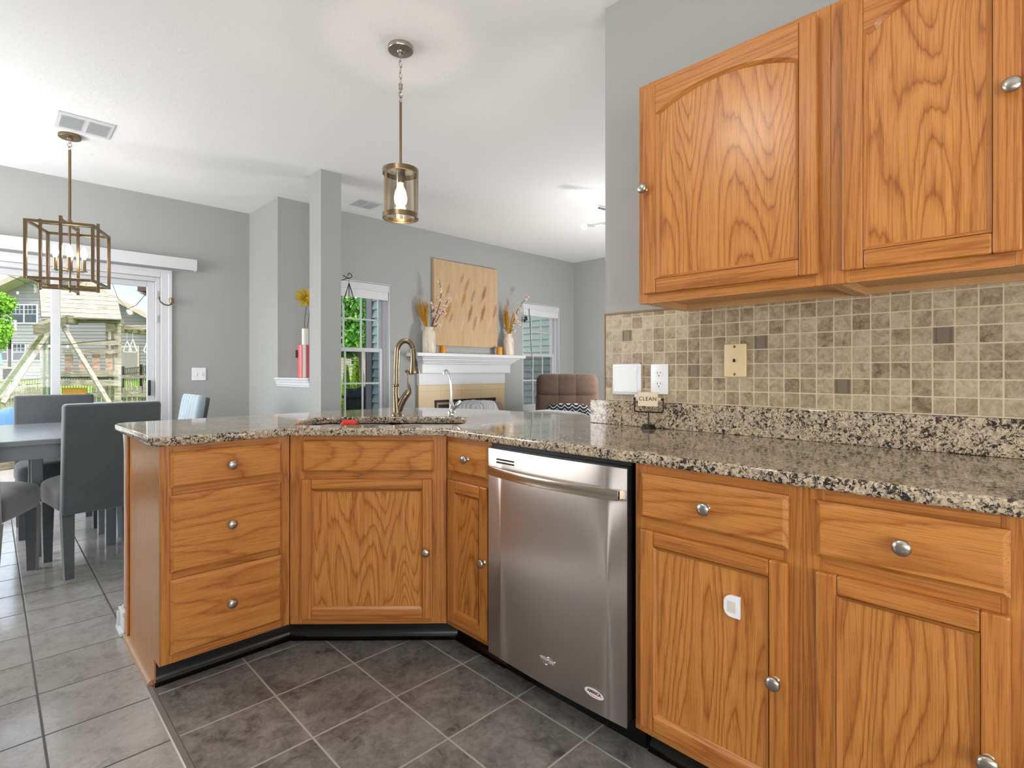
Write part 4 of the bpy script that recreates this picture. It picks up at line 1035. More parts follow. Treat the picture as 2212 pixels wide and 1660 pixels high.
m = MB(); fh = Vector((0, 0, 0.70)) + tv * -0.02; m.tube([(0, 0, 0.33), tuple(tv * 0.004 + UP * 0.5), tuple(fh)], 0.003, 8); m.tube([(0.004, 0, 0.33), tuple(tv * -0.03 + UP * 0.5), tuple(tv * -0.055 + UP * 0.72)], 0.003, 8); m.build('stem', plain('dark_wire_stem', '#4c4a44', 0.6), r, 50)
def petal(mb, c, d, L, w):
    d = Vector(d).normalized(); s_ = d.cross(FW).normalized(); up = s_.cross(d); b = bmesh.new(); rows = []
    for j in range(9):
        t = j / 8; ww = w * (sin(pi * min(t * 0.9 + 0.1, 1)) ** 0.7) * (0.25 if j == 8 else 1)
        rows.append([b.verts.new(Vector(c) + d * L * t + s_ * ww * k + up * (0.35 * ww * k * k - 0.02 * sin(pi * t))) for k in (-1, -0.5, 0, 0.5, 1)])
    for A, B in zip(rows, rows[1:]):
        for k in range(4): b.faces.new((A[k], A[k + 1], B[k + 1], B[k]))
    bmesh.ops.solidify(b, geom=b.faces[:], thickness=0.003); mb.sub(b)
m = MB()
for ang, L in ((150, 0.115), (185, 0.11), (235, 0.10), (110, 0.10), (60, 0.10), (15, 0.10), (-35, 0.10), (-80, 0.09)):
    d = -tv * cos(RAD(ang)) * 1.0 + UP * sin(RAD(ang)) + FW * (-0.35)
    petal(m, fh, d, L, 0.022)
m.puff(tuple(fh), (0.03, 0.03, 0.03), 1, 1, 12, 8); m.build('flower', plain('yellow_silk', '#cfae22', 0.6, var=0.25, nscale=25), r, 60)

# ================================================================== FAMILY ROOM
r = empty('fireplace', (4.07, YF - 0.001, 0), 0, 'white mantel fireplace with beige tile surround on the far wall', 'fireplace')
m = MB(); m.box(-0.80, 0.86, -0.225, 0.0, 1.302, 1.343, 0.006); m.build('mantel_shelf', M_TRIM, r)
m = MB()
for z0, z1, e in ((1.285, 1.302, 0.165), (1.262, 1.285, 0.135), (1.245, 1.262, 0.115), (1.222, 1.245, 0.085)):
    m.box(-0.66 - e * 0.85 + 0.08, 0.70 + e * 0.85 - 0.06, -e - 0.03, 0.0, z0, z1, 0.004)
m.build('crown_moulding', M_TRIM, r)
m = MB(); m.box(-0.645, 0.715, -0.085, 0.0, 1.117, 1.222, 0.003); m.build('frieze_board', M_TRIM, r)
m = MB(); m.box(-0.66, 0.66, -0.045, 0.0, 0.984, 1.117, 0.002); m.build('lower_board', M_TRIM, r)
def fp_tile():
    m = NM('beige_fireplace_tile'); br = m.n('ShaderNodeTexBrick', offset=0.0); br.inputs['Scale'].default_value = 1.0
    br.inputs['Brick Width'].default_value = 0.305; br.inputs['Row Height'].default_value = 0.305; br.inputs['Mortar Size'].default_value = 0.002
    br.inputs['Color1'].default_value = lin('#d9bf97'); br.inputs['Color2'].default_value = lin('#d5ba92'); br.inputs['Mortar'].default_value = lin('#b9a17c')
    tc = m.n('ShaderNodeTexCoord'); mp = m.n('ShaderNodeMapping'); mp.inputs['Rotation'].default_value = (RAD(-90), 0, 0); mp.inputs['Location'].default_value = (0.05, 0, 0); m.l(tc.outputs['Object'], mp.inputs[0]); m.l(mp.outputs[0], br.inputs[0])
    m.base(br.outputs[0]); m.set(rough=0.35); return m.m
m = MB(); m.box(-0.66, -0.44, -0.035, 0, 0, 0.984); m.box(0.50, 0.66, -0.035, 0, 0, 0.984); m.box(-0.44, 0.50, -0.035, 0, 0.81, 0.984); m.build('tile_surround', fp_tile(), r)
m = MB(); m.box(-0.44, 0.50, -0.014, -0.004, 0.0, 0.81); m.build('firebox', plain('firebox_dark', '#1b1c1f', 0.7), r)  # flat near-black panel closing the firebox opening
m = MB(); m.box(-0.44, -0.415, -0.045, -0.012, 0, 0.81); m.box(0.475, 0.50, -0.045, -0.012, 0, 0.81); m.box(-0.415, 0.475, -0.045, -0.012, 0.785, 0.81); m.build('outer_trim', M_BLKMET, r)
m = MB(); m.box(-0.412, -0.385, -0.03, -0.014, 0, 0.78); m.box(0.445, 0.472, -0.03, -0.014, 0, 0.78); m.box(-0.385, 0.445, -0.03, -0.014, 0.755, 0.78); m.build('inner_trim', plain('aged_bronze', '#8b7a5c', 0.35, metal=0.8), r)
# painting
pz0, pz1, pxa, pxb = 1.437, 2.425, 3.617, 4.600
r = empty('canvas_painting', ((pxa + pxb) / 2, YF - 0.002, pz0), 0, 'square beige canvas painting of soft grass plumes above the mantel', 'painting')
hw = (pxb - pxa) / 2
strokes = [(968, 626, 30, 0), (998, 602, 26, 0), (1008, 618, 34, 0), (1002, 645, 38, 1), (1022, 640, 34, 0), (1045, 636, 40, 2), (1016, 677, 40, 2), (1043, 677, 44, 2), (967, 674, 40, 1), (975, 686, 26, 0), (1026, 698, 34, 0), (1069, 674, 36, 0), (985, 640, 26, 3), (1058, 700, 34, 3), (1035, 690, 30, 3), (1000, 700, 34, 3), (955, 700, 30, 3)]
def canvas_mat():
    """soft plumes brushed over a warm beige ground"""
    m = NM('beige_plume_canvas'); v = m.coords((14, 14, 1.6)); a = m.noise(v, 1.5, 4, 0.65, 0.6)
    c = m.ramp(a, [(0.3, lin('#bd9f7b')), (0.5, lin('#c5a783')), (0.7, lin('#ccb08d'))])
    tc = m.n('ShaderNodeTexCoord'); pv = tc.outputs['Object']; R3 = random.Random(11)
    tuft = m.noise(m.coords((60, 60, 22)), 1.0, 4, 0.7, 1.0)
    cols = (lin('#a97f64'), lin('#b07a45'), lin('#96644a'), lin('#dac6a4'))
    for px, py, L, k in strokes:
        q = onY(px, py, YF - 0.0425); s_ = L / 1152 * 6.4 * 0.62
        mp = m.n('ShaderNodeMapping', vector_type='TEXTURE')
        mp.inputs['Location'].default_value = (q.x - (pxa + pxb) / 2, 0.0, q.z - pz0)
        mp.inputs['Rotation'].default_value = (0, RAD(20 + R3.uniform(-5, 5)), 0)
        mp.inputs['Scale'].default_value = (s_ * (0.24 if k != 3 else 0.10), 1.0, s_)
        m.l(pv, mp.inputs['Vector']); ln = m.n('ShaderNodeVectorMath', operation='LENGTH'); m.l(mp.outputs[0], ln.inputs[0])
        w = m.math('ADD', m.math('SUBTRACT', 1.0, ln.outputs['Value']), m.math('MULTIPLY', m.math('SUBTRACT', tuft, 0.5), 1.5))
        c = m.mixc(m.ramp(w, [(0.05, 0.0), (0.55, 0.85 if k != 3 else 0.5)]), c, cols[k])
    m.base(c); m.set(rough=0.8, spec=0.2); return m.m
m = MB(); m.box(-hw, hw, -0.04, 0, 0, pz1 - pz0, 0.002); m.build('canvas', canvas_mat(), r)
# vases on the mantel
M_VASE = NM('veined_cream_ceramic'); v_ = M_VASE.coords((9, 9, 4)); nn = M_VASE.noise(v_, 0.45, 3, 0.5, 1.6)
M_VASE.base(M_VASE.ramp(nn, [(0.475, lin('#e0d4c2')), (0.50, lin('#c4ad95')), (0.515, lin('#e0d4c2'))])); M_VASE.set(rough=0.35); M_VASE = M_VASE.m
M_PAMPAS = plain('mustard_dried_grass', '#bd8a18', 0.8, var=0.2, nscale=50); M_TWIG = plain('dark_twig', '#4a3529', 0.7); M_BLOS = plain('pale_pink_blossom', '#e3c4b4', 0.7, var=0.12, nscale=60)
def mantel_vase(px, ybase, hgt, rad, label, fans, twigs):
    c = onY(px, ybase, YF - 0.13); z0 = 1.3435
    r = empty('mantel_vase', (c.x, c.y, z0), 0, label, 'vase', 'vases on the mantel')
    m = MB(); m.lathe([(0, 0), (rad * 0.88, 0), (rad * 0.97, 0.012), (rad, hgt * 0.35), (rad * 0.96, hgt * 0.72), (rad * 0.80, hgt * 0.83), (rad * 0.62, hgt * 0.885), (rad * 0.60, hgt * 0.93), (rad * 0.70, hgt), (rad * 0.58, hgt), (rad * 0.5, hgt * 0.9), (0, hgt * 0.88)], seg=36); m.build('vessel', M_VASE, r, 50)
    d = (c - CP).dot(FW); k_ = d / FPX
    def P(qx, qy, dy=0.0): return Vector((RT.x, RT.y, 0)) * ((qx - px) * k_) + UP * (CAMH + (HY - qy) * k_ - z0) + Vector((FW.x, FW.y, 0)) * dy
    m = MB(); R2 = random.Random(px)
    for (bx, by, tx, ty, wd, n) in fans:
        for k in range(n):
            t = R2.uniform(-1, 1); dy = R2.uniform(-0.03, 0.03); e = P(tx + wd * t, ty + abs(t) * 14 + R2.uniform(0, 16), dy); b = P(bx + R2.uniform(-2, 2), by + 6, dy * 0.2)
            mid = b.lerp(e, 0.62); m.tube([b, mid, e], [0.0022, 0.0035, 0.0008], 5)
        for k in range(5):
            t = R2.uniform(-1.2, 1.2); m.tube([P(bx, by), P(tx + wd * t * 1.3, ty - R2.uniform(2, 26))], 0.0009, 4)
    m.build('dried_grass', M_PAMPAS, r)
    m = MB(); f = MB()
    for pts in twigs:
        W_ = [P(a, b, R2.uniform(-0.015, 0.015)) for a, b in pts]
        m.tube(W_, [0.0042] * (len(W_) - 1) + [0.0016], 6)
        for A, B in zip(W_[1:], W_[2:]):
            for j in range(4):
                o = A.lerp(B, R2.random()) + Vector((R2.uniform(-1, 1), R2.uniform(-1, 1), R2.uniform(-1, 1))) * 0.025
                for q in range(3): f.puff(tuple(o + Vector((R2.uniform(-1, 1), R2.uniform(-1, 1), R2.uniform(-1, 1))) * 0.012), (0.026, 0.022, 0.02), 0.9, 0.9, 8, 6)
    m.build('twig', M_TWIG, r, 60); f.build('blossom', M_BLOS, r, 60)
mantel_vase(927, 764, 0.288, 0.076, 'cream veined vase with blossom twigs left of the painting', [(922, 706, 911, 640, 14, 60)],
            [[(931, 710), (940, 688), (950, 655), (953, 630), (949, 604)], [(931, 710), (945, 690), (956, 668), (966, 652), (971, 648)], [(932, 710), (936, 690), (937, 668), (936, 655)], [(932, 712), (942, 704), (949, 700)], [(948, 668), (957, 672), (963, 680)]])
mantel_vase(1099, 768, 0.270, 0.068, 'cream veined vase with blossom twigs beside the second window', [(1098, 716, 1092, 655, 7, 40), (1101, 716, 1109, 668, 5, 24)],
            [[(1101, 718), (1110, 695), (1118, 670), (1128, 655), (1141, 642)], [(1102, 718), (1110, 700), (1120, 698), (1126, 700)], [(1102, 718), (1108, 712), (1115, 716)]])
M_CANDLE = plain('amber_wax', '#d98e12', 0.45, var=0.05)
def candle(px, y0, y1, wpx, label):
    c = onY(px, y1, YF - 0.12); d = (c - CP).dot(FW); k_ = d / FPX
    r = empty('pillar_candle', (c.x, c.y, 1.3435), 0, label, 'candle', 'candles on the mantel')
    h = (y1 - y0) * k_; rr = wpx * k_ / 2
    m = MB(); m.lathe([(0, 0), (rr, 0), (rr, h - 0.004), (rr - 0.004, h), (rr * 0.4, h - 0.006), (0, h - 0.007)], seg=28); m.build('wax', M_CANDLE, r, 40)
    m = MB(); m.cyl((0, 0, h - 0.008), (0, 0, h + 0.004), 0.001, 0.001, 6); m.build('wick', M_BLACKP, r)
candle(956, 747, 764, 14, 'taller amber pillar candle near the left mantel vase')
candle(1079, 751, 768, 13, 'shorter amber pillar candle near the right mantel vase')
# recliner, facing the kitchen
rc = at(1225, 870, 5.75); rc.z = 0
ra = math.atan2(-rc.y, -rc.x) + pi / 2         # local -y looks at the camera
r = empty('recliner', (rc.x, rc.y, 0), ra, 'brown tufted recliner armchair in front of the second window', 'armchair')
def tuftfn(w):
    def f(p):
        t = abs(math.sin(pi * (p.x / w * 3 + 0.5))); p = p.copy(); p.y *= 0.78 + 0.22 * t ** 0.4; p.z *= 0.92 + 0.08 * t ** 0.4; return p
    return f
L8 = Matrix.Rotation(RAD(-12), 4, 'X')
m = MB()
for x, w in ((-0.19, 0.30), (0.0, 0.30), (0.19, 0.30)): m.puff((x, 0.16, 0.965), (w, 0.27, 0.28), 0.55, 0.42, 26, 18, L8)
m.build('head_cushion', M_BROWNF, r, 80)
m = MB()
for x, w in ((-0.19, 0.31), (0.0, 0.30), (0.19, 0.31)): m.puff((x, 0.13, 0.735), (w, 0.27, 0.42), 0.42, 0.38, 26, 18, L8)
m.build('back_cushion', M_BROWNF, r, 80)
m = MB(); m.puff((0, -0.16, 0.45), (0.56, 0.60, 0.22), 0.4, 0.35, 30, 16); m.build('seat', M_BROWNF, r, 70)
for s_ in (-1, 1):
    m = MB(); m.puff((s_ * 0.40, -0.12, 0.42), (0.20, 0.78, 0.52), 0.35, 0.4, 26, 16); m.build('arm', M_BROWNF, r, 70)
m = MB(); m.box(-0.40, 0.40, -0.40, 0.28, 0.03, 0.36, 0.03); m.build('base', M_BROWNF, r)
m = MB(); m.box(-0.31, 0.31, 0.20, 0.30, 0.30, 1.02, 0.05, L8 @ Matrix.Translation((0, 0.10, 0.02))); m.build('back_shell', M_BROWNF, r, 40)
def lattice():
    m = NM('black_white_lattice_fabric'); tc = m.n('ShaderNodeTexCoord'); sx = m.n('ShaderNodeSeparateXYZ'); m.l(tc.outputs['Object'], sx.inputs[0])
    u = m.math('MULTIPLY', sx.outputs[0], 13.0); w = m.math('MULTIPLY', sx.outputs[2], 13.0)
    tri = m.math('ABSOLUTE', m.math('SUBTRACT', m.math('FRACT', u), 0.5))
    a = m.math('FRACT', m.math('MULTIPLY', m.math('ADD', m.math('MINIMUM', tri, 0.34), w), 2.2))
    g = m.math('LESS_THAN', m.math('ABSOLUTE', m.math('SUBTRACT', a, 0.5)), 0.12)
    m.base(m.mixc(g, lin('#17181b'), lin('#c9cbcc'))); m.set(rough=0.8); return m.m
pc = at(1228, 884, 5.42)
r = empty('lumbar_pillow', pc - Vector((0, 0, 0.15)), ra, 'black lumbar pillow with white lattice pattern leaning on the brown recliner', 'pillow')
m = MB(); m.puff((0, 0, 0.075), (0.46, 0.12, 0.26), 0.55, 0.32, 40, 16, Matrix.Rotation(RAD(-10), 4, 'X')); m.build('pillow_cover', lattice(), r, 70)
# sofa seen over the far counter edge (only its back cushions rise above it)
r = empty('sofa', (2.80, 1.9, 0), 0, 'grey sofa whose puffy back cushions rise just behind the countertop', 'sofa')
for y in (-0.55, 0.02, 0.55):
    m = MB(); m.puff((0.02, y, 0.705), (0.30, 0.56, 0.32), 0.5, 0.45, 30, 16); m.build('back_cushion', M_GREYF, r, 70)
    m = MB(); m.puff((0.48, y, 0.42), (0.66, 0.56, 0.22), 0.4, 0.35, 30, 14); m.build('seat_cushion', M_GREYF, r, 70)
m = MB(); m.box(-0.14, 0.82, -0.86, 0.86, 0.04, 0.34, 0.03); m.box(-0.14, 0.06, -0.84, 0.84, 0.34, 0.74, 0.05); m.build('base', M_GREYF, r, 40)
for s_ in (-1, 1):
    m = MB(); m.puff((0.36, s_ * 0.90, 0.38), (0.92, 0.20, 0.60), 0.35, 0.4, 26, 16); m.build('arm', M_GREYF, r, 70)
ac = at(1008, 885, 4.75); ac.z = 0
r = empty('armchair', (ac.x, ac.y, 0), RAD(200), 'brown armchair with a grey striped throw in front of the fireplace', 'armchair')
m = MB(); m.puff((0, 0.14, 0.66), (0.62, 0.26, 0.44), 0.5, 0.4, 36, 18); m.build('back_cushion', M_BROWNF, r, 70)
m = MB(); m.puff((0, -0.2, 0.42), (0.56, 0.6, 0.22), 0.4, 0.35, 30, 14); m.build('seat', M_BROWNF, r, 70)
for s_ in (-1, 1):
    m = MB(); m.puff((s_ * 0.38, -0.12, 0.38), (0.2, 0.76, 0.46), 0.35, 0.4, 24, 14); m.build('arm', M_BROWNF, r, 70)
m = MB(); m.box(-0.36, 0.36, -0.42, 0.26, 0.03, 0.34, 0.03); m.build('base', M_BROWNF, r)
def throw_mat():
    m = NM('grey_striped_throw'); w = m.n('ShaderNodeTexWave', bands_direction='DIAGONAL', i_Scale=16.0, i_Distortion=3.0, i_Detail=2.0); m.l(m.coords(), w.inputs[0]); m.base(m.ramp(w.outputs[0], [(0.3, lin('#8b8e90')), (0.6, lin('#a9adaf'))])); m.set(rough=0.9); return m.m
r2 = empty('throw_blanket', (ac.x, ac.y, 0.70), RAD(200), 'grey striped throw draped over the armchair back by the fireplace', 'blanket')
m = MB(); m.puff((0.08, 0.14, -0.02), (0.47, 0.30, 0.42), 0.55, 0.45, 44, 20, fn=lambda p: p * (1 + 0.02 * sin(p.x * 60 + p.z * 20))); m.build('blanket_cloth', throw_mat(), r2, 70)
# ornaments hanging by the two windows
hk = onY(752, 598, YF - 0.16)
r = empty('scroll_hook', (hk.x, YF - 0.001, hk.z), 0, 'black iron scroll wall hook right of the grey column', 'hook')
k_ = (hk - CP).dot(FW) / FPX
def hp(qx, qy, y): return ((qx - 752) * k_ * 1.25, y, (598 - qy) * k_)
m = MB(); m.cyl((-0.05, 0, -0.02), (-0.05, -0.008, -0.02), 0.022, 0.022, 16); m.tube([(-0.05, -0.006, -0.02), (-0.045, -0.08, -0.03), (-0.03, -0.14, -0.03), hp(749, 602, -0.155), hp(755, 601, -0.16), hp(759, 597, -0.16), hp(758, 592, -0.16), hp(754, 590, -0.16), hp(751, 593, -0.16), hp(753, 596, -0.16)], 0.0045, 8)
m.tube([hp(745, 595, -0.13), hp(748, 598, -0.14), hp(752, 600, -0.155)], 0.004, 8); m.build('hook_arm', M_BLKMET, r, 50)
oc = onY(754, 640, YF - 0.16)
r = empty('wire_ornament', oc, 0, 'black wire diamond ornament hanging in front of the first window', 'ornament')
k_ = (oc - CP).dot(FW) / FPX; rw = 13.5 * k_; T_ = Vector((0, 0, 29 * k_)); B_ = Vector((0, 0, -31 * k_)); zz = -13 * k_
ringp = [Vector((rw * cos(RAD(a + 12)), rw * sin(RAD(a + 12)), zz)) for a in range(0, 360, 60)]
m = MB()
for i, p in enumerate(ringp): m.tube([T_, p], 0.0026, 6); m.tube([p, B_], 0.0026, 6); m.tube([p, ringp[(i + 1) % 6]], 0.0026, 6)
m.tube([T_, T_ + Vector((0, 0, 12 * k_))], 0.0014, 6); m.build('wire_frame', M_BLKMET, r)
oc = onY(1135, 690, YF - 0.05)
r = empty('leaf_ornament', oc, 0, 'small black ornament hanging at the second window top corner', 'ornament')
m = MB()
for k in range(7):
    a = k * 0.9; m.puff((0.022 * cos(a), 0.0, 0.028 * sin(a * 1.3)), (0.035, 0.018, 0.028), 0.8, 0.8, 10, 8)
m.tube([(0, 0, 0.02), (0, 0, 0.10)], 0.0015, 6); m.build('leaves', M_BLACKP, r, 60)

# ================================================================== OUTDOORS (seen through the glass)
def siding(name, hexc, rough=0.6): return plain(name, hexc, rough, var=0.05, nscale=1.2)
M_SIDG = siding('grey_lap_siding', '#8c8b8c'); M_SIDD = siding('dark_grey_lap_siding', '#757271'); M_SIDB = siding('cream_lap_siding', '#d3c6ae'); M_SIDT = siding('teal_lap_siding', '#b3cbc9'); M_SIDN = siding('slate_lap_siding', '#b3beb2')
M_SHING = plain('roof_shingles', '#7f8f8d', 0.9, var=0.18, nscale=9)
M_TANTRIM = plain('tan_house_trim', '#a79a86', 0.6); M_DARKGL = plain('dark_window_glass', '#2b3640', 0.08, var=0.3, nscale=3)
def grass_mat():
    m = NM('lawn_grass'); n = m.noise(m.coords(), 3.5, 6, 0.7); m.base(m.ramp(n, [(0.35, lin('#4d7f22')), (0.55, lin('#7fae36')), (0.7, lin('#a4c855'))])); m.set(rough=0.9); m.bump(n, 0.6, 0.05); return m.m
def wood_mat(name, cols):
    m = NM(name); v = m.coords((2.0, 2.0, 14.0)); n = m.noise(v, 2.2, 5, 0.65, 0.6); m.base(m.ramp(n, [(0.3, lin(cols[0])), (0.5, lin(cols[1])), (0.68, lin(cols[2]))])); m.set(rough=0.85); return m.m
M_WOODW = wood_mat('weathered_wood', ('#6a6155', '#968c7c', '#b5ab9b')); M_WOODG = wood_mat('aged_green_wood', ('#4e4a36', '#6f6a50', '#8d866c')); M_FENCEW = wood_mat('fence_wood', ('#6b6257', '#8f8577', '#aa9f90'))
M_REDW = wood_mat('red_stained_slat', ('#8a5a44', '#a98a78', '#c0b4a6'))
def leaf_mat(name, a, b, c):
    m = NM(name); n = m.noise(m.coords(), 2.6, 4, 0.7); m.base(m.ramp(n, [(0.32, lin(a)), (0.5, lin(b)), (0.68, lin(c))])); m.set(rough=0.6, spec=0.2); return m.m
M_LEAF = leaf_mat('bright_leaves', '#40751a', '#6fa32c', '#9cc64c'); M_LEAFD = leaf_mat('shade_leaves', '#1f4a17', '#44802a', '#8ec04a'); M_ARB = leaf_mat('arborvitae_leaves', '#55801c', '#8db52e', '#b7d84e')
M_CONC = plain('concrete', '#948e84', 0.9, var=0.08, nscale=4)
def lapwall(mb, poly, lap, y, T):
    """lapped boards filling a convex outline (u,v); T maps (u, depth, v) to the world"""
    z0 = min(p[1] for p in poly); z1 = max(p[1] for p in poly); z = z0
    while z < z1 - 1e-3:
        zm = min(z + lap, z1); zc = (z + zm) / 2; xs = []
        for i in range(len(poly)):
            a, b = poly[i - 1], poly[i]
            if (a[1] - zc) * (b[1] - zc) < 0: t = (zc - a[1]) / (b[1] - a[1]); xs.append(a[0] + (b[0] - a[0]) * t)
        if len(xs) >= 2:
            x0, x1 = min(xs), max(xs); e = 0.022
            mb.poly([T(x0, y - e, z), T(x1, y - e, z), T(x1, y, zm), T(x0, y, zm)])
            mb.poly([T(x0, y, z), T(x1, y, z), T(x1, y - e, z), T(x0, y - e, z)])
        z = zm
def foliage(mb, c, rad, n, s, seed=1, shell=0.55):
    R = random.Random(seed); c = Vector(c)
    b = bmesh.new()
    for _ in range(n):
        d = Vector((R.gauss(0, 1), R.gauss(0, 1), R.gauss(0, 1))).normalized(); q = (shell + (1 - shell) * R.random())
        p = c + Vector((d.x * rad[0], d.y * rad[1], d.z * rad[2])) * q * R.uniform(0.86, 1.08)
        a = Vector((R.gauss(0, 1), R.gauss(0, 1), R.gauss(0, 1))).normalized(); t = a.cross(Vector((R.gauss(0, 1), R.gauss(0, 1), R.gauss(0, 1)))).normalized(); u = a.cross(t)
        k = s * R.uniform(0.6, 1.3)
        b.faces.new([b.verts.new(p + t * k), b.verts.new(p + u * k * 0.55), b.verts.new(p - t * k), b.verts.new(p - u * k * 0.55)])
    mb.sub(b)
# ground rising gently to the neighbours
m = MB(); b = bmesh.new(); rows = []
for d in (4.0, 9.0, 12.0, 15.0, 18.0, 22.0, 30.0, 70.0):
    z = -0.22 + 0.97 * min(max((d - 11.0) / 11.0, 0), 1); row = []
    for k in range(-14, 15):
        w = FW * d + RT * (k / 10.0 * d); row.append(b.verts.new((w.x, w.y, z)))
    rows.append(row)
for A, B in zip(rows, rows[1:]):
    for k in range(len(A) - 1): b.faces.new((A[k], A[k + 1], B[k + 1], B[k]))
bmesh.ops.delete(b, geom=[f for f in b.faces if any(v.co.y < 5.95 for v in f.verts) and f.calc_center_median().y < 6.0], context='FACES')
m.sub(b); m.build('lawn_ground', grass_mat(), kind='structure')
m = MB(); m.box(-4.0, 6.25, 5.90, 9.8, -0.20, -0.08); m.build('patio_ground', M_CONC, kind='structure')

RZ = YAW - pi / 2
class Far:
    """a thing standing at depth d; u runs to the right, v up, in metres"""
    def __init__(s, name, px, py, d, label, cat, group=None, z0=None):
        s.d = d; s.k = d / FPX; s.px = px
        p = at(px, HY, d); s.z0 = z0 if z0 is not None else at(px, py, d).z
        s.r = empty(name, (p.x, p.y, s.z0), RZ, label, cat, group)
    def P(s, px, py, dy=0.0):
        q = at(px, py, s.d + dy); c = at(s.px, HY, s.d); w = q - Vector((c.x, c.y, 0)); return (w.dot(RT), w.dot(FW), q.z - s.z0)
    def rect(s, mb, a, b, c, e, y0, y1, bev=0.0):
        p = s.P(a, c, y0); q = s.P(b, e, y0); mb.box(min(p[0], q[0]), max(p[0], q[0]), y0, y1, min(p[2], q[2]), max(p[2], q[2]), bev)
    def lap(s, mb, poly, lap): lapwall(mb, [(s.P(a, b)[0], s.P(a, b)[2]) for a, b in poly], lap, 0.0, lambda u, y, v: (u, y, v))
    def win(s, a, b, c, e, cols=2, grid=(3, 2), name='window'):
        m = MB(); s.rect(m, a - 3, b + 3, c - 3, e + 3, -0.07, -0.025); w = m.build(name, M_TRIM, s.r)
        g = MB()
        wd = (b - a) / cols
        for i in range(cols):
            x0 = a + wd * i + (1.6 if i else 0); x1 = a + wd * (i + 1) - (1.6 if i < cols - 1 else 0); mid = (c + e) / 2
            s.rect(g, x0, x1, c, mid - 0.7, -0.078, -0.070); s.rect(g, x0, x1, mid + 0.7, e, -0.078, -0.070)
        g.build('pane', M_DARKGL, w)
        q = MB()
        for i in range(cols):
            x0 = a + wd * i; mid = (c + e) / 2
            for j in range(1, grid[0]): xx = x0 + wd * j / grid[0]; s.rect(q, xx - 0.35, xx + 0.35, c, mid, -0.084, -0.078)
            for j in range(1, grid[1]): yy = c + (mid - c) * j / grid[1]; s.rect(q, x0, x0 + wd, yy - 0.35, yy + 0.35, -0.084, -0.078)
        q.build('muntin', M_TRIM, w)
h = Far('neighbour_house', 60, 822, 25, 'grey sided two storey neighbour house with paired white windows', 'house')
m = MB(); h.lap(m, [(-120, 826), (232, 826), (232, 598), (150, 556), (-120, 676)], 0.16); m.build('siding_wall', M_SIDG, h.r)
m = MB(); m.beam(h.P(-60, 650, -0.4), h.P(152, 553, -0.4), 0.75, 0.22); m.beam(h.P(150, 553, -0.4), h.P(240, 594, -0.4), 0.75, 0.22); m.build('rake_board', M_TANTRIM, h.r)
h.win(25, 78, 660, 697); h.win(28, 53, 744, 778, 1); h.win(62, 86, 744, 778, 1); h.win(-10, 15, 744, 778, 1)
m = MB(); m.poly([h.P(170, 540, 1.0), h.P(420, 540, 5.0), h.P(420, 700, 0.4), h.P(232, 605, 0.4), h.P(170, 590, 0.4)]); m.build('main_roof', M_SHING, h.r)
m = MB(); h.rect(m, 297, 329, 610, 629, 0.2, 0.9); m.build('chimney', plain('brown_brick', '#4a352d', 0.9), h.r)
g = Far('neighbour_garage', 240, 822, 22, 'dark grey gabled neighbour garage with a tan roll-up door', 'garage')
m = MB(); g.lap(m, [(150, 826), (352, 826), (352, 703), (199, 618), (150, 645)], 0.14); m.build('siding_wall', M_SIDD, g.r)
m = MB(); m.beam(g.P(199, 614, -0.3), g.P(356, 700, -0.3), 0.6, 0.18); m.beam(g.P(140, 646, -0.3), g.P(199, 614, -0.3), 0.6, 0.18); m.build('rake_board', M_TANTRIM, g.r)
m = MB(); m.poly([g.P(196, 611, -0.3), g.P(358, 698, -0.3), g.P(420, 690, 2.2), g.P(240, 604, 2.2)]); m.build('roof', M_SHING, g.r)
m = MB(); g.rect(m, 252, 300, 747, 826, -0.06, -0.03); m.build('door_casing', M_TANTRIM, g.r)
m = MB(); g.rect(m, 256, 296, 751, 826, -0.075, -0.06); m.build('roll_up_door', plain('taupe_door', '#7b746c', 0.6), g.r)
m = MB(); g.rect(m, 318, 323, 697, 826, -0.06, -0.02); m.build('corner_board', M_TRIM, g.r)
# black metal fence
def metal_fence(pts, d0, d1, y0, y1, hgt, label, posts):
    a = at(pts[0], y0, d0); b_ = at(pts[1], y1, d1)
    r = empty('metal_fence', (a.x, a.y, a.z - hgt), 0, label, 'fence'); o = Vector((a.x, a.y, a.z - hgt)); B = b_ - a
    m = MB()
    for z in (hgt - 0.02, hgt - 0.18, 0.12): m.beam(Vector((0, 0, z)), Vector((B.x, B.y, B.z + z)), 0.03, 0.035)
    m.build('rail', M_BLKMET, r)
    n = int(Vector((B.x, B.y, 0)).length / 0.12); m = MB()
    for k in range(n + 1):
        p = B * (k / n); m.beam(p + Vector((0, 0, 0.0)), p + Vector((0, 0, hgt)), 0.016, 0.016, (1, 0, 0))
    m.build('picket_panel', M_BLKMET, r)
    for t in posts:
        m = MB(); p = B * t; m.beam(p + Vector((0, 0, -0.5)), p + Vector((0, 0, hgt + 0.06)), 0.075, 0.075, (1, 0, 0)); m.build('post', M_BLKMET, r)
metal_fence((236, 352), 17.0, 15.0, 799, 787, 0.85, 'black metal picket fence right of the wooden playset', (0.28, 0.62))
metal_fence((-30, 232), 18.8, 17.4, 827, 806, 0.75, 'black metal picket fence behind the wooden playset', (0.1, 0.5))
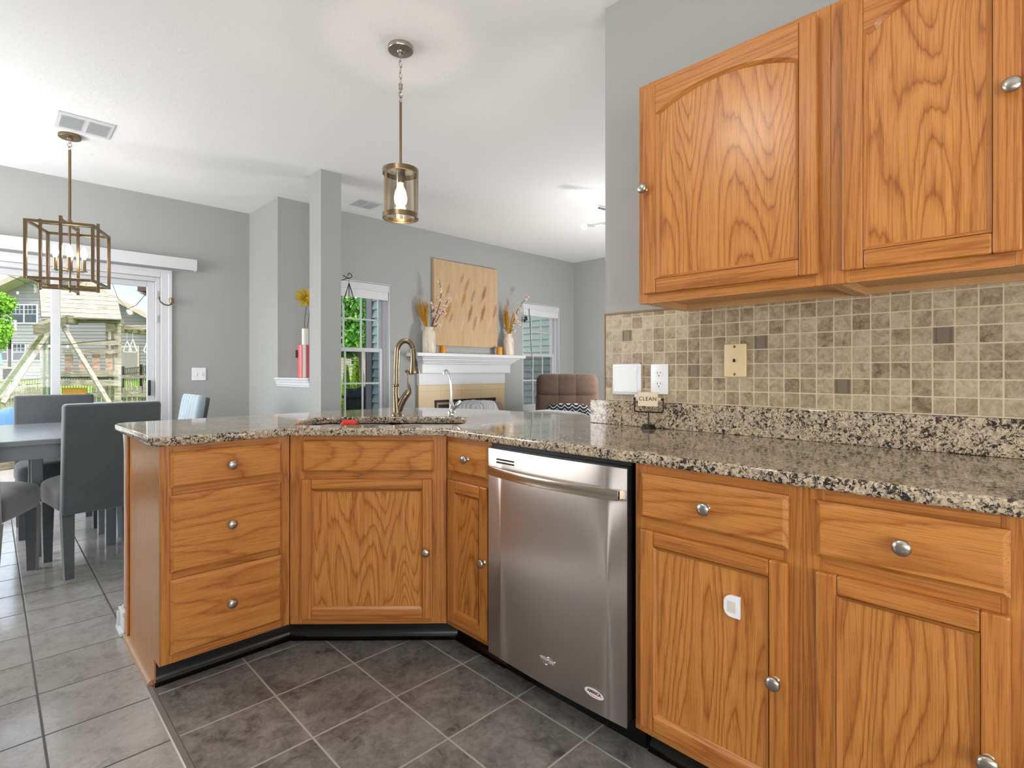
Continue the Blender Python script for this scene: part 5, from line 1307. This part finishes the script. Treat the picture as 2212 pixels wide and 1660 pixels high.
def wood_fence(px0, px1, d, ytop, label, seed):
    R = random.Random(seed); a = at(px0, ytop, d); b_ = at(px1, ytop, d); z = -0.2
    r = empty('picket_fence', (a.x, a.y, z), RZ, label, 'fence'); L = (b_ - a).length; hh = a.z - z
    n = int(L / 0.115); m = MB()
    for k in range(n):
        x = L * (k + 0.5) / n; t = hh + R.uniform(-0.07, 0.05); m.prism([(x - 0.045, 0.0), (x + 0.045, 0.0), (x + 0.045, t - 0.03), (x + 0.025, t), (x - 0.025, t), (x - 0.045, t - 0.03)], 0.0, 0.02, FRONT)
    m.build('picket_panel', M_FENCEW, r)
    m = MB(); m.box(0, L, -0.07, -0.025, hh - 0.30, hh - 0.20); m.box(0, L, -0.07, -0.025, 0.2, 0.3); m.build('rail', M_WOODW, r)
wood_fence(198, 352, 12.6, 831, 'weathered wooden picket fence right of the playset', 3)
wood_fence(-40, 100, 12.8, 834, 'weathered wooden picket fence left of the playset', 5)
# wooden playset
f = Far('wooden_playset', 175, 0, 11.0, 'weathered wooden backyard playset with plank roof and swing frame', 'playset', z0=-0.2)
P = f.P
def slab(mb, quad, t):
    """thick quad; t is pushed backwards along the normal"""
    q = [Vector(p) for p in quad]; n = (q[1] - q[0]).cross(q[3] - q[0]).normalized() * t; b = bmesh.new()
    A = [b.verts.new(p) for p in q]; B = [b.verts.new(p + n) for p in q]
    b.faces.new(A); b.faces.new(B[::-1])
    for i in range(4): b.faces.new((A[i], B[i], B[(i + 1) % 4], A[(i + 1) % 4]))
    bmesh.ops.recalc_face_normals(b, faces=b.faces); mb.sub(b)
m = MB(); n = 6
E0, E1, T0, T1 = Vector(P(89, 684, -0.75)), Vector(P(262, 689, -0.75)), Vector(P(85, 623, 0.1)), Vector(P(251, 634, 0.1))
for k in range(n):
    a, b_ = k / n, (k + 1) / n - 0.012; slab(m, [E0.lerp(T0, a), E1.lerp(T1, a), E1.lerp(T1, b_), E0.lerp(T0, b_)], -0.03)
B0, B1 = Vector(P(89, 684, 0.95)), Vector(P(255, 689, 0.95))
for k in range(n):
    a, b_ = k / n, (k + 1) / n - 0.012; slab(m, [B0.lerp(T0, a), B1.lerp(T1, a), B1.lerp(T1, b_), B0.lerp(T0, b_)], 0.03)
m.build('plank_roof', M_WOODW, f.r)
m = MB(); m.poly([P(90, 683, -0.70), P(86, 627, 0.1), P(90, 683, 0.90)]); m.build('gable_end', M_WOODG, f.r)
m = MB(); f.rect(m, 92, 260, 690, 698, -0.62, -0.52); m.build('eave_beam', M_WOODG, f.r)
for a, b_, c, e, y in ((247.5, 254.5, 690, 905, -0.55), (228, 234, 700, 905, 0.75), (240, 246, 690, 905, 0.1), (87, 92, 690, 905, -0.55), (99, 103, 697, 905, 0.75)):
    m = MB(); f.rect(m, a, b_, c, e, y, y + 0.09); m.build('post', M_WOODW, f.r)
for c, e in ((737, 746), (755, 764), (802, 814), (821, 834)):
    m = MB(); f.rect(m, 99, 255, c, e, -0.60, -0.555); m.build('rail', M_WOODW, f.r)
for a in (140, 170, 199, 228):
    m = MB(); f.rect(m, a, a + 15, 766, 803, -0.54, -0.51); m.build('slat', M_REDW, f.r)
m = MB(); f.rect(m, 100, 252, 812, 818, -0.5, 0.8); m.build('deck', M_WOODG, f.r)
m = MB(); f.rect(m, 135, 184, 838, 862, -0.45, -0.40); m.build('amber_panel', plain('amber_plastic', '#c98a18', 0.35), f.r)
m = MB(); f.rect(m, 135, 148, 681, 699, -0.85, -0.62); m.beam(P(140, 690, -0.7), P(82, 712, -2.4), 0.12, 0.16); m.build('swing_beam', M_WOODG, f.r)
for a, b_, c, e, y0, y1 in ((137, 707, 236, 872, -0.8, -1.3), (113, 706, 6, 872, -1.4, -2.4), (90, 722, -12, 862, -2.0, -1.0), (104, 722, 26, 838, -1.2, -1.6)):
    m = MB(); m.beam(P(a, b_, y0), P(c, e, y1), 0.065, 0.065, tuple(-FW)); m.build('a_frame_leg', M_WOODW, f.r)
m = MB(); f.rect(m, 228, 246, 699, 716, -0.62, 0.8); m.build('corner_bracket', M_WOODG, f.r)
m = MB(); f.rect(m, 252, 345, 702, 712, -0.35, -0.27); f.rect(m, 252, 345, 702, 709, 0.45, 0.53)
for a in range(258, 345, 14): m.beam(P(a, 713, -0.3), P(a + 4, 713, 0.5), 0.035, 0.035)
m.build('monkey_bar', M_WOODW, f.r)
m = MB()
for a in (96, 106, 110): m.tube([P(a, 716, -1.3), P(a, 868, -1.3)], 0.012, 6)
m.build('swing_chain', plain('green_chain_sleeve', '#4a6b5c', 0.5), f.r)
for px, dx in ((275, 0), (287, 0), (319, 0)):
    q = at(px, 712, 10.75); r = empty('trapeze_ring', q - Vector((0, 0, 0.36)), RZ, {275: 'white trapeze ring hanging leftmost under the monkey bar', 287: 'white trapeze ring hanging second under the monkey bar', 319: 'white trapeze ring hanging nearest the door frame'}[px], 'trapeze ring', 'trapeze rings under the monkey bar')
    zt = {275: 0.13, 287: 0.16, 319: 0.13}[px]
    m = MB(); m.tube([(0, 0, zt), (0.08, 0, -0.07), (0.055, 0, -0.10), (-0.055, 0, -0.10), (-0.08, 0, -0.07)], 0.012, 8, closed=True); m.build('handle', M_TRIM, r, 50)
    m = MB(); m.tube([(0, 0, 0.36), (0, 0, zt)], 0.007, 6); m.build('chain', M_NICKEL, r)
# basketball hoop
f2 = Far('basketball_hoop', 22, 0, 19.5, 'white basketball backboard with red rim beyond the playset', 'basketball hoop', z0=0.5)
m = MB(); f2.rect(m, 6, 33, 692, 694, 0, 0.05); f2.rect(m, 6, 33, 713, 715, 0, 0.05); f2.rect(m, 31, 33.2, 692, 715, 0, 0.05); f2.rect(m, 22.5, 24, 700, 715, 0, 0.04); m.build('backboard_frame', M_TRIM, f2.r)
m = MB(); f2.rect(m, 6, 31, 694, 713, 0.02, 0.03); m.build('backboard', M_GLASS, f2.r)
m = MB(); m.tube([(f2.P(30, 716)[0] + 0.21 * cos(RAD(a)), -0.25 + 0.21 * sin(RAD(a)), f2.P(30, 716)[2]) for a in range(0, 360, 20)], 0.02, 8, closed=True); f2.rect(m, 14, 24, 713, 719, -0.1, 0.0); m.build('rim', plain('red_metal', '#c8473c', 0.5), f2.r, 50)
m = MB(); c0 = f2.P(30, 716)
for a in range(0, 360, 30): m.tube([(c0[0] + 0.2 * cos(RAD(a)), -0.25 + 0.2 * sin(RAD(a)), c0[2]), (c0[0] + 0.11 * cos(RAD(a + 25)), -0.25 + 0.11 * sin(RAD(a + 25)), c0[2] - 0.27)], 0.009, 5)
m.build('net', M_TRIM, f2.r)
m = MB(); f2.rect(m, 17, 20, 694, 812, 0.12, 0.2); m.build('pole', M_BLKMET, f2.r)
# trees
def tree(name, blobs, trunk, mat, label, seed, leaf, n, group='trees beyond the glass'):
    c = Vector(blobs[0][0]); r = empty(name, (trunk[0], trunk[1], -0.2), 0, label, 'tree', group); o = Vector((trunk[0], trunk[1], -0.2))
    m = MB()
    for i, (p, rd) in enumerate(blobs): foliage(m, Vector(p) - o, rd, n, leaf, seed * 10 + i)
    m.build('foliage', mat, r)
    m = MB(); m.tube([(0, 0, 0), (0.05, 0, 1.2), Vector(blobs[0][0]) - o], [0.14, 0.11, 0.04], 8); m.build('trunk', M_TWIG, r, 60)
def bl(px, py, d, rx, rz): q = at(px, py, d); return (q, (rx, rx, rz))
tk = at(-40, 800, 14)
tree('maple_tree', [bl(-22, 655, 14, 0.55, 0.32), bl(-20, 715, 14, 0.45, 0.45), bl(-25, 745, 14.2, 0.38, 0.28), bl(-60, 690, 14, 0.8, 0.9)], tk, M_LEAF, 'bright green leafy tree at the left edge of the glass door', 4, 0.048, 2400)
tk = at(775, 800, 15)
tree('shade_tree', [bl(765, 660, 15, 1.0, 0.75), bl(750, 715, 15, 0.9, 0.6), bl(795, 700, 15.5, 0.9, 0.8), bl(745, 745, 15.5, 0.6, 0.4), bl(720, 690, 15.2, 0.8, 0.9)], tk, M_LEAFD, 'dark green leafy tree filling the upper sash of the first window', 7, 0.07, 2200)
def arbor(px, py0, py1, wpx, d, label):
    t = at(px, py0, d); b_ = at(px, py1, d); r = empty('arborvitae', (b_.x, b_.y, -0.2), 0, label, 'shrub', 'arborvitae shrubs outside the first window'); h = t.z + 0.2; w = wpx * d / FPX / 2
    m = MB(); R = random.Random(px); bm_ = bmesh.new()
    for _ in range(1500):
        q = R.random() ** 0.8; a = R.uniform(0, 2 * pi); rr = w * (1 - q) ** 0.7 * R.uniform(0.75, 1.08) + 0.02; p = Vector((rr * cos(a), rr * sin(a), h * q)); k = 0.05 * R.uniform(0.6, 1.3); u = Vector((R.gauss(0, 0.5), R.gauss(0, 0.5), 1)).normalized(); v = u.cross(Vector((cos(a + 1), sin(a + 1), R.gauss(0, .3)))).normalized()
        bm_.faces.new([bm_.verts.new(p + u * k), bm_.verts.new(p + v * k * 0.4), bm_.verts.new(p - u * k), bm_.verts.new(p - v * k * 0.4)])
    m.sub(bm_); m.build('foliage', M_ARB, r)
    m = MB(); m.cyl((0, 0, 0), (0, 0, h * 0.8), w * 0.55, 0.02, 12); m.build('trunk', M_LEAFD, r)
arbor(769, 775, 850, 27, 11.5, 'taller pointed arborvitae shrub behind the barbecue grill')
arbor(748, 792, 850, 22, 11.8, 'shorter arborvitae shrub at the left pane edge of the first window')
h = Far('beige_neighbour_house', 770, 820, 26, 'beige sided house with one white framed window behind the arborvitae', 'house')
m = MB(); h.lap(m, [(640, 828), (850, 828), (850, 745), (640, 745)], 0.16); m.build('siding_wall', M_SIDB, h.r)
h.win(759, 778, 770, 787, 1)
m = MB(); m.poly([h.P(630, 747, -0.4), h.P(860, 747, -0.4), h.P(860, 660, 3.5), h.P(630, 660, 3.5)]); m.build('roof', M_SHING, h.r)
# barbecue grill
f3 = Far('barbecue_grill', 772, 0, 7.4, 'black covered barbecue grill on the patio outside the first window', 'grill', z0=-0.08)
m = MB(); f3.rect(m, 738, 807, 855, 861, -0.25, 0.3, 0.01); m.build('side_shelf', M_BLACKP, f3.r)
m = MB(); p0, p1 = f3.P(763, 858), f3.P(801, 833); m.prism([(p0[0], p0[2]), (p1[0], p0[2]), (p1[0], p1[2] - 0.02), (p1[0] - 0.06, p1[2]), (p0[0], p0[2] + 0.02)], -0.25, 0.25, FRONT); m.build('lid', plain('navy_enamel', '#27384a', 0.3), f3.r)
m = MB(); f3.rect(m, 746, 800, 861, 888, -0.22, 0.25, 0.015); m.build('firebox', M_BLACKP, f3.r)
m = MB()
for k in range(4): f3.rect(m, 746, 762, 840 + k * 4, 843 + k * 4, -0.15, 0.1, 0.004)
m.build('rib_cover', M_BLACKP, f3.r)
for a in (750, 795):
    m = MB(); f3.rect(m, a, a + 4, 880, 985, -0.2, -0.16); m.build('leg', M_BLACKP, f3.r)
# own house: chimney chase and wing with lapped siding
r = empty('chimney_chase', (3.2, 5.15, -0.2), 0, 'teal sided chimney chase just outside the first window', 'chimney')
m = MB(); lapwall(m, [(0.0, 0.0), (0.42, 0.0), (0.42, 3.3), (0.0, 3.3)], 0.098, 0.0, lambda u, y, v: (y, u, v)); m.box(0.01, 1.75, 0.0, 0.54, 0, 3.3); m.build('siding_wall', M_SIDT, r)
m = MB(); m.box(-0.028, 0.01, 0.42, 0.56, 0, 3.3, 0.003); m.box(-0.028, 0.12, 0.545, 0.56, 0, 3.3); m.build('corner_board', plain('grey_corner_board', '#8c8a8c', 0.6), r)
r = empty('house_wing', (6.34, 5.16, -0.2), 0, 'teal grey lapped siding wing wall outside the second window', 'wall')
m = MB(); lapwall(m, [(0.0, 0.0), (4.2, 0.0), (4.2, 3.6), (0.0, 3.6)], 0.103, 0.0, lambda u, y, v: (y, u, v)); m.box(0.01, 0.3, 0.0, 4.2, 0, 3.6); m.build('siding_wall', M_SIDN, r)
# insect screens over the lower sashes
M_SCREEN = glass('insect_screen', (0.66, 0.66, 0.67), 0.01)
for wn, (a, b_) in (('window_1', W1), ('window_2', W2)):
    m = MB(); m.box(a + 0.06, b_ - 0.06, YF + 0.130, YF + 0.132, WZ[0] + 0.06, 1.36); m.build('insect_screen', M_SCREEN, bpy.data.objects[wn])
# patio furniture and string lights
r = empty('patio_sofa', at(240, 900, 7.6).xy.to_3d() - Vector((0, 0, 0.08)), RZ + 0.25, 'low patio sofa with blue cushions just outside the glass door', 'sofa')
m = MB(); m.box(-0.75, 0.75, -0.4, 0.4, 0.0, 0.32, 0.02); m.box(-0.75, 0.75, 0.3, 0.4, 0.3, 0.70, 0.02); m.build('frame', M_WOODG, r)
for x in (-0.37, 0.37):
    m = MB(); m.puff((x, 0.24, 0.56), (0.70, 0.18, 0.42), 0.45, 0.35, 24, 12); m.build('back_cushion', M_BLUEF, r, 70)
    m = MB(); m.puff((x, -0.08, 0.39), (0.70, 0.62, 0.16), 0.45, 0.3, 24, 12); m.build('seat_cushion', M_BLUEF, r, 70)
m = MB(); m.puff((0.62, 0.10, 0.60), (0.34, 0.14, 0.30), 0.5, 0.4, 20, 12); m.build('white_cushion', plain('white_cushion_fabric', '#dfe3e6', 0.9), r, 70)
q = at(-22, 925, 6.7)
r = empty('patio_chair', (q.x, q.y, -0.08), RZ - 0.4, 'blue cushioned patio chair outside at the left picture edge', 'chair')
m = MB(); m.box(-0.34, 0.34, -0.34, 0.34, 0.0, 0.28, 0.02); m.build('frame', M_WOODG, r)
m = MB(); m.puff((0, 0.24, 0.50), (0.62, 0.2, 0.50), 0.5, 0.4, 24, 12, Matrix.Rotation(RAD(-14), 4, 'X')); m.build('back_cushion', M_BLUEF, r, 70)
m = MB(); m.puff((0, -0.05, 0.35), (0.62, 0.60, 0.16), 0.45, 0.3, 24, 12); m.build('seat_cushion', M_BLUEF, r, 70)
f4 = Far('patio_table', 12, 0, 17.0, 'pale patio table in front of the neighbour house windows', 'table', z0=0.35)
m = MB(); f4.rect(m, -25, 30, 793, 797, -0.5, 0.5); m.build('tabletop', plain('tan_tabletop', '#9a8d80', 0.6), f4.r)
m = MB(); f4.rect(m, 6, 16, 797, 820, -0.08, 0.08); m.build('pedestal', M_BLKMET, f4.r)
f5 = Far('patio_umbrella', -4, 0, 18.6, 'folded blue patio umbrella at the left picture edge', 'umbrella', z0=0.35)
c0 = f5.P(-4, 748); c1 = f5.P(-4, 788)
m = MB(); m.lathe([(0.01, c0[2]), (0.06, c0[2] - 0.1), (0.13, c1[2]), (0.06, c1[2] - 0.03)], (0, 0, 0), seg=12); m.build('canopy', plain('blue_umbrella_cloth', '#5d7fae', 0.8), f5.r, 50)
m = MB(); m.cyl((0, 0, 0), (0, 0, c0[2]), 0.02, 0.02, 8); m.build('pole', M_BLKMET, f5.r)
def string_light(pts, d, bulbs, label):
    W_ = [at(a, b_, d) for a, b_ in pts]; o = W_[0].copy(); r = empty('string_lights', o, 0, label, 'string lights', 'outdoor string lights')
    m = MB(); m.tube([w - o for w in W_], 0.006, 5); m.build('cord', M_BLACKP, r)
    for a, b_ in bulbs:
        q = at(a, b_, d) - o; m = MB(); m.puff(tuple(q), (0.035, 0.035, 0.05), 1, 1, 12, 8); m.build('bulb', M_STRING, r, 60)
string_light([(-20, 580), (40, 604), (79, 622), (120, 612), (236, 596), (255, 645), (276, 667), (294, 660), (345, 600)], 9.4, [(276, 672), (294, 665), (38, 633)], 'outdoor string lights across the top of the playset')
string_light([(-20, 742), (66, 743), (86, 744), (106, 744), (146, 745), (180, 740), (250, 734)], 9.2, [(66, 747), (86, 748), (106, 748), (146, 749)], 'outdoor string lights across the middle of the playset')
